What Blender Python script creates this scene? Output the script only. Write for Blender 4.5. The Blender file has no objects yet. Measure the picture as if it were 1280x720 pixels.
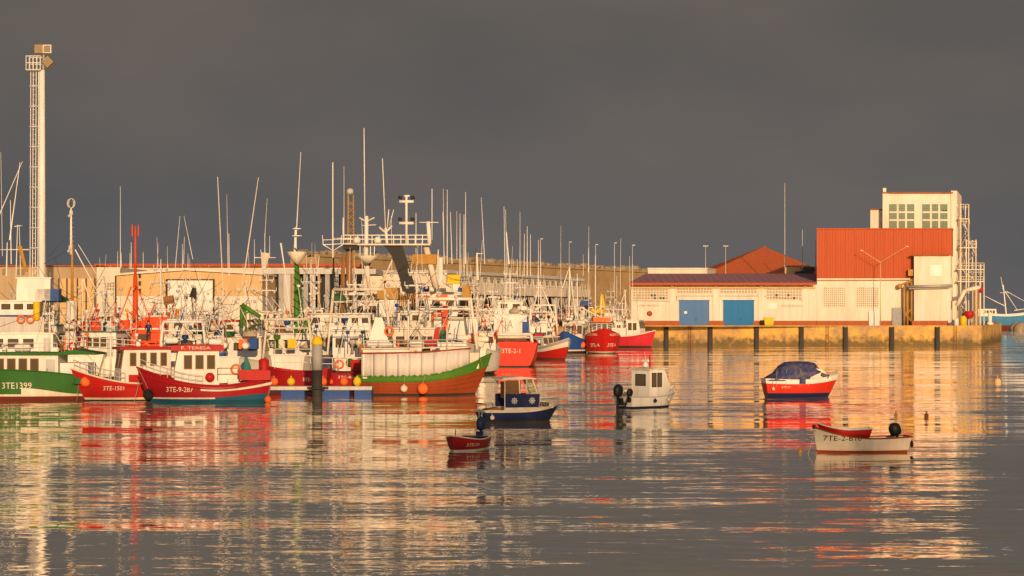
import bpy, math, random
from mathutils import Vector, Matrix, noise as mnoise
from math import radians as R, sin, cos, pi

sc = bpy.context.scene
# ---------------------------------------------------------------- camera, sky, sun, exposure
F = 2600.0; HZ = 390.0; CH = 6.0            # focal length in photo pixels, horizon row, eye height over the water
cam_d = bpy.data.cameras.new('camera'); cam = bpy.data.objects.new('camera', cam_d)
sc.collection.objects.link(cam); sc.camera = cam
cam_d.sensor_width = 36; cam_d.lens = 36*F/1280; cam_d.shift_y = 30/1280
cam_d.clip_start = 0.5; cam_d.clip_end = 20000
cam.location = (0, 0, CH); cam.rotation_euler = (R(90), 0, 0)
sc.view_settings.view_transform = 'Standard'; sc.view_settings.look = 'None'
sc.view_settings.exposure = 0.12; sc.view_settings.gamma = 1
sc.render.engine = 'CYCLES'; sc.cycles.use_denoising = True
sc.cycles.max_bounces = 6; sc.cycles.glossy_bounces = 4; sc.cycles.diffuse_bounces = 3
sc.cycles.sample_clamp_indirect = 6

SUN_EL, SUN_AZ = 12.0, 171.0
S = Vector((sin(R(SUN_AZ))*cos(R(SUN_EL)), cos(R(SUN_AZ))*cos(R(SUN_EL)), sin(R(SUN_EL))))
sd = bpy.data.lights.new('sun', 'SUN'); sun = bpy.data.objects.new('sun', sd); sc.collection.objects.link(sun)
sd.energy = 3.7; sd.angle = R(0.5); sd.color = (1.0, 0.635, 0.345)
sun.rotation_euler = S.to_track_quat('Z', 'Y').to_euler(); sun.location = (0, -50, 120)

w = bpy.data.worlds.new('World'); sc.world = w; w.use_nodes = True
nt = w.node_tree; nt.nodes.clear(); N = nt.nodes.new; Lk = nt.links.new
out = N('ShaderNodeOutputWorld'); bg = N('ShaderNodeBackground'); Lk(bg.outputs[0], out.inputs[0])
bg.inputs[1].default_value = 0.1
sky = N('ShaderNodeTexSky'); sky.sky_type = 'NISHITA'; sky.sun_disc = False
sky.sun_elevation = R(SUN_EL); sky.sun_rotation = R(SUN_AZ)
tc = N('ShaderNodeTexCoord'); sep = N('ShaderNodeSeparateXYZ'); Lk(tc.outputs['Generated'], sep.inputs[0])
# storm cloud over everything in front, clear band low in the west behind
mp = N('ShaderNodeMapping'); mp.inputs['Scale'].default_value = (3.2, 3.2, 7.0); Lk(tc.outputs['Generated'], mp.inputs[0])
cn = N('ShaderNodeTexNoise'); cn.inputs['Scale'].default_value = 1.6; cn.inputs['Detail'].default_value = 5; cn.inputs['Roughness'].default_value = 0.48
Lk(mp.outputs[0], cn.inputs['Vector'])
gr = N('ShaderNodeValToRGB'); Lk(sep.outputs['Z'], gr.inputs[0])
e = gr.color_ramp.elements
e[0].position = 0.0; e[0].color = (1.03, 1.02, 1.08, 1); e[1].position = 0.2; e[1].color = (1.17, 1.02, 0.88, 1)
m = gr.color_ramp.elements.new(0.07); m.color = (1.08, 1.01, 0.98, 1)
cr = N('ShaderNodeValToRGB'); Lk(cn.outputs[0], cr.inputs[0])
cr.color_ramp.elements[0].position = 0.3; cr.color_ramp.elements[0].color = (0.82, 0.86, 0.90, 1)
cr.color_ramp.elements[1].position = 0.72; cr.color_ramp.elements[1].color = (1.27, 1.17, 1.08, 1)
mul = N('ShaderNodeMixRGB'); mul.blend_type = 'MULTIPLY'; mul.inputs[0].default_value = 1
Lk(gr.outputs[0], mul.inputs[1]); Lk(cr.outputs[0], mul.inputs[2])
mr = N('ShaderNodeMapRange'); mr.inputs['From Min'].default_value = -0.75; mr.inputs['From Max'].default_value = -0.25
Lk(sep.outputs['Y'], mr.inputs['Value'])
mx = N('ShaderNodeMixRGB'); Lk(mr.outputs[0], mx.inputs[0]); Lk(sky.outputs[0], mx.inputs[1]); Lk(mul.outputs[0], mx.inputs[2])
Lk(mx.outputs[0], bg.inputs[0])

# ---------------------------------------------------------------- pixel helpers (photo pixels of 1280 x 720 to metres)
def depth(py): return F*CH/(py-HZ)
def WP(px, py, Y): return Vector(((px-640)/F*Y, Y, CH-(py-HZ)/F*Y))
def X(px, Y): return (px-640)/F*Y
def Z(py, Y): return CH-(py-HZ)/F*Y

# ---------------------------------------------------------------- materials
def mat(name, col, rough=0.55, metal=0.0, dirt=0.35, scale=1.2, dcol=None, streak=False, bump=0.0, corr=0.0, corr_ax=0, coat=0.0):
    m = bpy.data.materials.get(name)
    if m: return m
    m = bpy.data.materials.new(name); m.use_nodes = True
    t = m.node_tree; b = t.nodes['Principled BSDF']; nn = t.nodes.new; lk = t.links.new
    b.inputs['Roughness'].default_value = rough; b.inputs['Metallic'].default_value = metal; b.inputs['Specular IOR Level'].default_value = 0.22
    if coat: b.inputs['Coat Weight'].default_value = coat
    tc = nn('ShaderNodeTexCoord'); mp = nn('ShaderNodeMapping'); lk(tc.outputs['Object'], mp.inputs[0])
    mp.inputs['Scale'].default_value = (1, 1, 0.18) if streak else (1, 1, 1)
    n1 = nn('ShaderNodeTexNoise'); n1.inputs['Scale'].default_value = scale; n1.inputs['Detail'].default_value = 8; n1.inputs['Roughness'].default_value = 0.65
    lk(mp.outputs[0], n1.inputs['Vector'])
    rp = nn('ShaderNodeMapRange'); rp.inputs['From Min'].default_value = 0.42; rp.inputs['From Max'].default_value = 0.78
    rp.inputs['To Max'].default_value = dirt; lk(n1.outputs[0], rp.inputs['Value'])
    mxx = nn('ShaderNodeMixRGB'); mxx.inputs[1].default_value = (*col, 1)
    dc_ = dcol or (col[0]*0.35+0.04, col[1]*0.3+0.025, col[2]*0.25+0.012)
    dc = dcol or (col[0]*0.45+0.03, col[1]*0.38+0.02, col[2]*0.3+0.01)
    mxx.inputs[2].default_value = (*dc, 1); lk(rp.outputs[0], mxx.inputs[0]); lk(mxx.outputs[0], b.inputs['Base Color'])
    if streak:      # runs of rust and grime down the sides
        mp3 = nn('ShaderNodeMapping'); lk(tc.outputs['Object'], mp3.inputs[0]); mp3.inputs['Scale'].default_value = (1, 1, 0.10)
        n3 = nn('ShaderNodeTexNoise'); n3.inputs['Scale'].default_value = scale*3.5; n3.inputs['Detail'].default_value = 6; n3.inputs['Roughness'].default_value = 0.7; lk(mp3.outputs[0], n3.inputs['Vector'])
        r3 = nn('ShaderNodeMapRange'); r3.inputs['From Min'].default_value = 0.53; r3.inputs['From Max'].default_value = 0.72; r3.inputs['To Max'].default_value = 0.75*dirt+0.1; lk(n3.outputs[0], r3.inputs['Value'])
        m3 = nn('ShaderNodeMixRGB'); lk(r3.outputs[0], m3.inputs[0]); lk(mxx.outputs[0], m3.inputs[1]); m3.inputs[2].default_value = (dc_[0], dc_[1], dc_[2], 1); lk(m3.outputs[0], b.inputs['Base Color'])
    r2 = nn('ShaderNodeMapRange'); r2.inputs['To Min'].default_value = max(0.02, rough); r2.inputs['To Max'].default_value = min(1, rough+0.25)
    lk(n1.outputs[0], r2.inputs['Value']); lk(r2.outputs[0], b.inputs['Roughness'])
    if corr:
        sp = nn('ShaderNodeSeparateXYZ'); lk(tc.outputs['Object'], sp.inputs[0])
        ma = nn('ShaderNodeMath'); ma.operation = 'MULTIPLY'; ma.inputs[1].default_value = corr; lk(sp.outputs[corr_ax], ma.inputs[0])
        si = nn('ShaderNodeMath'); si.operation = 'SINE'; lk(ma.outputs[0], si.inputs[0])
        bp = nn('ShaderNodeBump'); bp.inputs['Distance'].default_value = 0.06; bp.inputs['Strength'].default_value = 0.7
        lk(si.outputs[0], bp.inputs['Height']); lk(bp.outputs[0], b.inputs['Normal'])
    elif bump:
        bp = nn('ShaderNodeBump'); bp.inputs['Distance'].default_value = bump; bp.inputs['Strength'].default_value = 0.8
        lk(n1.outputs[0], bp.inputs['Height']); lk(bp.outputs[0], b.inputs['Normal'])
    return m

M = {}
def defm(k, *a, **kw): M[k] = mat(k+'_paint', *a, **kw)
defm('white', (0.80, 0.77, 0.70), streak=True, dirt=0.36, dcol=(0.42, 0.30, 0.18))
defm('cream', (0.74, 0.66, 0.52), streak=True, dirt=0.5, dcol=(0.4, 0.26, 0.14))
defm('wall_white', (0.74, 0.665, 0.55), rough=0.8, streak=True, dirt=0.55, scale=0.35, dcol=(0.45, 0.36, 0.25))
defm('wall_tan', (0.62, 0.42, 0.20), rough=0.8, streak=True, dirt=0.3, scale=0.3)
defm('wall_beige', (0.42, 0.31, 0.19), rough=0.8, streak=True, dirt=0.35, scale=0.3, corr=4.0)
defm('grey', (0.34, 0.34, 0.33), dirt=0.4)
defm('lgrey', (0.52, 0.51, 0.48), dirt=0.4, streak=True)
defm('dark', (0.035, 0.033, 0.03), dirt=0.3)
defm('black', (0.012, 0.012, 0.014), rough=0.35, dirt=0.1)
defm('red', (0.46, 0.012, 0.010), rough=0.4, streak=True, dirt=0.4, dcol=(0.20, 0.03, 0.012))
defm('dred', (0.33, 0.008, 0.014), rough=0.35, streak=True, dirt=0.45, dcol=(0.16, 0.012, 0.01))
defm('crimson', (0.5, 0.02, 0.035), rough=0.4, streak=True, dirt=0.3)
defm('orange', (0.72, 0.075, 0.012), rough=0.45, streak=True, dirt=0.35, dcol=(0.35, 0.06, 0.02))
defm('vermilion', (0.62, 0.03, 0.013), rough=0.4, streak=True, dirt=0.35)
defm('float_orange', (0.8, 0.16, 0.03), rough=0.5, dirt=0.2)
defm('peach', (0.75, 0.48, 0.26), rough=0.6, dirt=0.2)
defm('green', (0.025, 0.13, 0.018), rough=0.4, streak=True, dirt=0.4, dcol=(0.03, 0.06, 0.015))
defm('lime', (0.065, 0.20, 0.02), rough=0.45, streak=True, dirt=0.35)
defm('teal', (0.03, 0.16, 0.14), dirt=0.3)
defm('blue', (0.015, 0.07, 0.28), rough=0.4, streak=True, dirt=0.35)
defm('navy', (0.010, 0.022, 0.085), rough=0.35, dirt=0.3, streak=True)
defm('sky_blue', (0.05, 0.22, 0.42), rough=0.5, dirt=0.4, streak=True)
defm('door_blue', (0.02, 0.17, 0.42), rough=0.6, dirt=0.25, streak=True, scale=0.8, dcol=(0.1, 0.2, 0.3))
defm('door_faded', (0.075, 0.19, 0.42), rough=0.65, dirt=0.3, streak=True, scale=0.8, dcol=(0.2, 0.22, 0.24))
defm('bottom_blue', (0.01, 0.10, 0.17), rough=0.6, dirt=0.4)
defm('antifoul', (0.16, 0.035, 0.02), rough=0.7, dirt=0.5)
defm('brown', (0.30, 0.055, 0.014), rough=0.5, streak=True, dirt=0.55, dcol=(0.14, 0.04, 0.015))
defm('yellow', (0.75, 0.50, 0.02), rough=0.5, dirt=0.3)
defm('ochre', (0.45, 0.24, 0.05), rough=0.6, dirt=0.5)
defm('wood', (0.30, 0.15, 0.06), rough=0.7, dirt=0.6)
defm('deck', (0.22, 0.17, 0.12), rough=0.8, dirt=0.6)
defm('rope', (0.42, 0.36, 0.25), rough=0.9, dirt=0.4)
defm('steel', (0.45, 0.43, 0.40), rough=0.45, metal=0.5, dirt=0.4)
defm('rust', (0.30, 0.10, 0.035), rough=0.85, dirt=0.7)
defm('net_green', (0.04, 0.13, 0.05), rough=0.95, dirt=0.6, scale=8, bump=0.05)
defm('net_blue', (0.03, 0.10, 0.22), rough=0.95, dirt=0.6, scale=8, bump=0.05)
defm('net_brown', (0.20, 0.11, 0.05), rough=0.95, dirt=0.6, scale=8, bump=0.05)
defm('tarp_white', (0.66, 0.63, 0.58), rough=0.6, streak=True, dirt=0.4, bump=0.03)
defm('tarp_blue', (0.022, 0.035, 0.13), rough=0.55, dirt=0.7, scale=2.5, dcol=(0.28, 0.22, 0.16), bump=0.05)
defm('tyre', (0.02, 0.02, 0.02), rough=0.9, dirt=0.3)
defm('skin', (0.55, 0.30, 0.20), rough=0.6, dirt=0.1)
defm('roof_red', (0.45, 0.092, 0.034), rough=0.6, streak=True, dirt=0.35, scale=0.5, corr=13.0, dcol=(0.35, 0.09, 0.04))
defm('tile_orange', (0.66, 0.15, 0.05), rough=0.7, streak=True, dirt=0.3, scale=0.5, dcol=(0.4, 0.12, 0.05), corr=13.0)
defm('roof_dull', (0.33, 0.165, 0.20), rough=0.8, dirt=0.3, scale=0.4, corr=5.0)
defm('brick', (0.42, 0.12, 0.045), rough=0.85, dirt=0.5, streak=True)
defm('green_frame', (0.17, 0.28, 0.19), rough=0.6, dirt=0.3)
defm('stone', (0.44, 0.31, 0.16), rough=0.9, dirt=0.6, scale=0.25, bump=0.2)
defm('rock', (0.33, 0.26, 0.18), rough=0.95, dirt=0.6, scale=0.6, bump=0.2)
defm('asphalt', (0.10, 0.09, 0.08), rough=0.9, dirt=0.4)
defm('scrub', (0.05, 0.07, 0.03), rough=1, dirt=0.6, scale=0.02)
def glass(name, col, rough=0.08):
    m = bpy.data.materials.new(name); m.use_nodes = True; b = m.node_tree.nodes['Principled BSDF']
    b.inputs['Base Color'].default_value = (*col, 1); b.inputs['Roughness'].default_value = rough; b.inputs['IOR'].default_value = 1.5
    return m
M['glass'] = glass('window_glass', (0.11, 0.085, 0.05)); M['glassblock'] = glass('glass_block', (0.21, 0.165, 0.09), 0.3)
M['glass_green'] = glass('green_glass', (0.035, 0.065, 0.045), 0.15)
M['perspex'] = bpy.data.materials.new('clear_plastic'); M['perspex'].use_nodes = True
_b = M['perspex'].node_tree.nodes['Principled BSDF']; _b.inputs['Base Color'].default_value = (0.75, 0.72, 0.62, 1)
_b.inputs['Transmission Weight'].default_value = 0.85; _b.inputs['Roughness'].default_value = 0.05; _b.inputs['IOR'].default_value = 1.05

# quay stone: blocks, algae below the tide mark
def quay_mat():
    m = bpy.data.materials.new('quay_stone'); m.use_nodes = True; t = m.node_tree; b = t.nodes['Principled BSDF']; nn = t.nodes.new; lk = t.links.new
    b.inputs['Roughness'].default_value = 0.85
    g = nn('ShaderNodeTexCoord'); sp = nn('ShaderNodeSeparateXYZ'); lk(g.outputs['Object'], sp.inputs[0])
    n1 = nn('ShaderNodeTexNoise'); n1.inputs['Scale'].default_value = 0.22; n1.inputs['Detail'].default_value = 9; n1.inputs['Roughness'].default_value = 0.7; lk(g.outputs['Object'], n1.inputs['Vector'])
    n2 = nn('ShaderNodeTexNoise'); n2.inputs['Scale'].default_value = 1.3; n2.inputs['Detail'].default_value = 8; lk(g.outputs['Object'], n2.inputs['Vector'])
    base = nn('ShaderNodeMixRGB'); base.inputs[1].default_value = (0.74, 0.42, 0.08, 1); base.inputs[2].default_value = (0.34, 0.22, 0.11, 1)
    mr1 = nn('ShaderNodeMapRange'); mr1.inputs['From Min'].default_value = 0.4; mr1.inputs['From Max'].default_value = 0.62; lk(n1.outputs[0], mr1.inputs['Value']); lk(mr1.outputs[0], base.inputs[0])
    ad = nn('ShaderNodeMath'); ad.operation = 'MULTIPLY_ADD'; ad.inputs[1].default_value = 3.6; ad.inputs[2].default_value = -1.8; lk(n2.outputs[0], ad.inputs[0])
    zz = nn('ShaderNodeMath'); zz.operation = 'ADD'; lk(sp.outputs['Z'], zz.inputs[0]); lk(ad.outputs[0], zz.inputs[1])
    al = nn('ShaderNodeMapRange'); al.inputs['From Min'].default_value = 0.5; al.inputs['From Max'].default_value = 1.9; al.inputs['To Min'].default_value = 0.85; al.inputs['To Max'].default_value = 0; lk(zz.outputs[0], al.inputs['Value'])
    mx = nn('ShaderNodeMixRGB'); mx.inputs[2].default_value = (0.075, 0.06, 0.022, 1); lk(al.outputs[0], mx.inputs[0]); lk(base.outputs[0], mx.inputs[1])
    lk(mx.outputs[0], b.inputs['Base Color'])
    bp = nn('ShaderNodeBump'); bp.inputs['Distance'].default_value = 0.25; lk(n2.outputs[0], bp.inputs['Height']); lk(bp.outputs[0], b.inputs['Normal'])
    return m
M['quay'] = quay_mat()

def water_mat():
    m = bpy.data.materials.new('harbour_water'); m.use_nodes = True; t = m.node_tree; b = t.nodes['Principled BSDF']; nn = t.nodes.new; lk = t.links.new
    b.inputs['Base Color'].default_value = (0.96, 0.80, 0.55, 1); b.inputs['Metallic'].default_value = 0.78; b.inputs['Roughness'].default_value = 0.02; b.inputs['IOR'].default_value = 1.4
    g = nn('ShaderNodeTexCoord')
    def layer(sx, sy, det, rough, rot=0.0, scale=1.0):
        mp = nn('ShaderNodeMapping'); mp.inputs['Scale'].default_value = (sx, sy, 1); mp.inputs['Rotation'].default_value = (0, 0, rot); lk(g.outputs['Object'], mp.inputs[0])
        n = nn('ShaderNodeTexNoise'); n.inputs['Scale'].default_value = scale; n.inputs['Detail'].default_value = det; n.inputs['Roughness'].default_value = rough; lk(mp.outputs[0], n.inputs['Vector'])
        s = nn('ShaderNodeVectorMath'); s.operation = 'SUBTRACT'; s.inputs[1].default_value = (0.5, 0.5, 0.5); lk(n.outputs['Color'], s.inputs[0]); return s.outputs[0]
    def sc_(v, k):
        s = nn('ShaderNodeVectorMath'); s.operation = 'MULTIPLY'; lk(v, s.inputs[0]); s.inputs[1].default_value = k; return s.outputs[0]
    def add(a, c):
        s = nn('ShaderNodeVectorMath'); s.operation = 'ADD'; lk(a, s.inputs[0]); lk(c, s.inputs[1]); return s.outputs[0]
    swell = sc_(layer(0.035, 0.18, 2, 0.5, 0.03), (0.02, 0.14, 0))        # long low swell
    wave = sc_(layer(0.26, 1.5, 4, 0.6, -0.04), (0.10, 0.175, 0))       # wind ripples, crests across the view
    fine = sc_(layer(1.3, 6.5, 2, 0.5, 0.06), (0.08, 0.115, 0))
    # calm and ruffled patches
    pm = nn('ShaderNodeMapping'); pm.inputs['Scale'].default_value = (0.012, 0.05, 1); lk(g.outputs['Object'], pm.inputs[0])
    pn = nn('ShaderNodeTexNoise'); pn.inputs['Scale'].default_value = 1; pn.inputs['Detail'].default_value = 3; lk(pm.outputs[0], pn.inputs['Vector'])
    pr = nn('ShaderNodeMapRange'); pr.inputs['From Min'].default_value = 0.35; pr.inputs['From Max'].default_value = 0.65; pr.inputs['To Min'].default_value = 0.45; pr.inputs['To Max'].default_value = 1.3; lk(pn.outputs[0], pr.inputs['Value'])
    rip = add(wave, fine)
    sm = nn('ShaderNodeVectorMath'); sm.operation = 'SCALE'; lk(rip, sm.inputs[0]); lk(pr.outputs[0], sm.inputs['Scale'])
    tot = add(sm.outputs[0], swell)
    up = nn('ShaderNodeVectorMath'); up.operation = 'ADD'; up.inputs[1].default_value = (0, 0, 1); lk(tot, up.inputs[0])
    no = nn('ShaderNodeVectorMath'); no.operation = 'NORMALIZE'; lk(up.outputs[0], no.inputs[0]); lk(no.outputs[0], b.inputs['Normal'])
    return m
M['water'] = water_mat()

# ---------------------------------------------------------------- mesh builder
class MB:
    def __init__(s): s.v = []; s.f = []; s.m = []; s.sm = []
    def add(s, vs, fs, mi=0, smooth=False):
        o = len(s.v); s.v += [tuple(p) for p in vs]
        for f in fs: s.f.append(tuple(o+i for i in f)); s.m.append(mi); s.sm.append(smooth)
        return s
    def box(s, c, d, mi=0, rz=0.0, mx=None):
        x, y, z = d[0]/2, d[1]/2, d[2]/2
        vs = [Vector((a*x, b*y, k*z)) for k in (-1, 1) for b in (-1, 1) for a in (-1, 1)]
        if mx is not None: vs = [mx @ p for p in vs]
        elif rz: q = Matrix.Rotation(rz, 3, 'Z'); vs = [q @ p for p in vs]
        c = Vector(c); vs = [p+c for p in vs]
        return s.add(vs, [(0,2,3,1), (4,5,7,6), (0,1,5,4), (2,6,7,3), (0,4,6,2), (1,3,7,5)], mi)
    def bx(s, x0, x1, y0, y1, z0, z1, mi=0): return s.box(((x0+x1)/2, (y0+y1)/2, (z0+z1)/2), (abs(x1-x0), abs(y1-y0), abs(z1-z0)), mi)
    def tube(s, a, b, r0, r1=None, n=6, mi=0):
        a = Vector(a); b = Vector(b); r1 = r0 if r1 is None else r1; d = b-a
        if d.length < 1e-6: return s
        q = d.to_track_quat('Z', 'Y'); vs = []
        for p, r in ((a, r0), (b, r1)):
            for i in range(n): vs.append(p + q @ Vector((cos(2*pi*i/n)*r, sin(2*pi*i/n)*r, 0)))
        fs = [(i, (i+1) % n, n+(i+1) % n, n+i) for i in range(n)] + [tuple(range(n-1, -1, -1)), tuple(range(n, 2*n))]
        return s.add(vs, fs, mi, n > 6)
    def path(s, pts, r, n=5, mi=0):
        for a, b in zip(pts[:-1], pts[1:]): s.tube(a, b, r, r, n, mi)
        return s
    def rope(s, a, b, r=0.02, sag=0.3, k=6, mi=0):
        a = Vector(a); b = Vector(b)
        return s.path([a.lerp(b, i/k) - Vector((0, 0, sag*4*(i/k)*(1-i/k))) for i in range(k+1)], r, 4, mi)
    def lathe(s, prof, o=(0,0,0), n=16, mi=0, ax='Z', mx=None):
        vs = []; o = Vector(o)
        for r, z in prof:
            for i in range(n):
                a = 2*pi*i/n; p = Vector((r*cos(a), r*sin(a), z))
                if ax == 'X': p = Vector((p.z, p.x, p.y))
                elif ax == 'Y': p = Vector((p.x, p.z, p.y))
                if mx is not None: p = mx @ p
                vs.append(o+p)
        fs = [(j*n+i, j*n+(i+1) % n, (j+1)*n+(i+1) % n, (j+1)*n+i) for j in range(len(prof)-1) for i in range(n)]
        fs += [tuple(range(n-1, -1, -1)), tuple(range((len(prof)-1)*n, len(prof)*n))]
        return s.add(vs, fs, mi, True)
    def ball(s, c, r, n=10, mi=0, sq=(1,1,1)):
        k = n//2+1
        return s.lathe([(max(0.001, r*sin(pi*i/k))*sq[0], -r*cos(pi*i/k)*sq[2]) for i in range(k+1)], c, n, mi)
    def torus(s, c, Rr, r, nrm=(0,1,0), n=16, k=6, mi=0):
        q = Vector(nrm).to_track_quat('Z', 'Y'); c = Vector(c); vs = []
        for i in range(n):
            a = 2*pi*i/n
            for j in range(k):
                b = 2*pi*j/k; vs.append(c + q @ Vector(((Rr+r*cos(b))*cos(a), (Rr+r*cos(b))*sin(a), r*sin(b))))
        fs = [(i*k+j, ((i+1) % n)*k+j, ((i+1) % n)*k+(j+1) % k, i*k+(j+1) % k) for i in range(n) for j in range(k)]
        return s.add(vs, fs, mi, True)
    def prism(s, poly, y0, y1, mi=0):     # poly in (x, z), extruded along y
        n = len(poly); vs = [(x, y0, z) for x, z in poly] + [(x, y1, z) for x, z in poly]
        fs = [tuple(range(n)), tuple(range(2*n-1, n-1, -1))] + [(i, n+i, n+(i+1) % n, (i+1) % n) for i in range(n)]
        return s.add(vs, fs, mi)
    def heap(s, c, rx, ry, h, seed=0, mi=0, n=14, k=5):
        vs = []; fs = []; c = Vector(c)
        for j in range(k+1):
            u = j/k*pi/2
            for i in range(n):
                a = 2*pi*i/n; q = 1+0.35*mnoise.noise(Vector((cos(a)*1.7+seed, sin(a)*1.7, u*2)))
                vs.append(c+Vector((rx*cos(u)*cos(a)*q, ry*cos(u)*sin(a)*q, h*sin(u)*q)))
        for j in range(k):
            for i in range(n): fs.append((j*n+i, j*n+(i+1) % n, (j+1)*n+(i+1) % n, (j+1)*n+i))
        return s.add(vs, fs, mi, True)
    def obj(s, name, mats, parent=None, loc=None, rz=0.0):
        if not isinstance(mats, (list, tuple)): mats = [mats]
        me = bpy.data.meshes.new(name); me.from_pydata(s.v, [], s.f)
        for q in mats: me.materials.append(M[q] if isinstance(q, str) else q)
        me.polygons.foreach_set('material_index', s.m); me.polygons.foreach_set('use_smooth', s.sm); me.update()
        o = bpy.data.objects.new(name, me); sc.collection.objects.link(o)
        if parent is not None: o.parent = parent
        if loc is not None: o.location = loc; o.rotation_euler = (0, 0, rz)
        return o

def tag(o, label, cat, group=None, kind=None):
    if label: o['label'] = label
    if cat: o['category'] = cat
    if group: o['group'] = group
    if kind: o['kind'] = kind
    return o
def thing(name, label, cat, loc=(0,0,0), rz=0.0, group=None):
    o = bpy.data.objects.new(name, None); sc.collection.objects.link(o); o.location = loc; o.rotation_euler = (0, 0, rz)
    o.empty_display_size = 0.3
    return tag(o, label, cat, group)
def mw(root): return Matrix.Translation(root.location) @ root.rotation_euler.to_matrix().to_4x4()
def toloc(root, p): return mw(root).inverted() @ Vector(p)
def toworld(root, p): return mw(root) @ Vector(p)

_tx = {}
def text_verts(body):
    if body in _tx: return _tx[body]
    cu = bpy.data.curves.new('lettering', 'FONT'); cu.body = body; cu.size = 1.0; cu.resolution_u = 2
    o = bpy.data.objects.new('lettering', cu); sc.collection.objects.link(o)
    dg = bpy.context.evaluated_depsgraph_get(); me = bpy.data.meshes.new_from_object(o.evaluated_get(dg))
    r = ([tuple(v.co) for v in me.vertices], [tuple(p.vertices) for p in me.polygons])
    bpy.data.objects.remove(o); bpy.data.curves.remove(cu); bpy.data.meshes.remove(me); _tx[body] = r; return r
def flat_text(body, width, origin, u, n, name, m, parent, height=None):
    vs, fs = text_verts(body); w0 = max(p[0] for p in vs)-min(p[0] for p in vs); k = width/w0; kh = k if height is None else height/0.7
    u = Vector(u); n = Vector(n); up = Vector((0, 0, 1)); o = Vector(origin)
    mb = MB(); mb.add([o+u*(p[0]*k)+up*(p[1]*kh)+n*0.012 for p in vs], fs)
    return mb.obj(name, m, parent)

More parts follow.
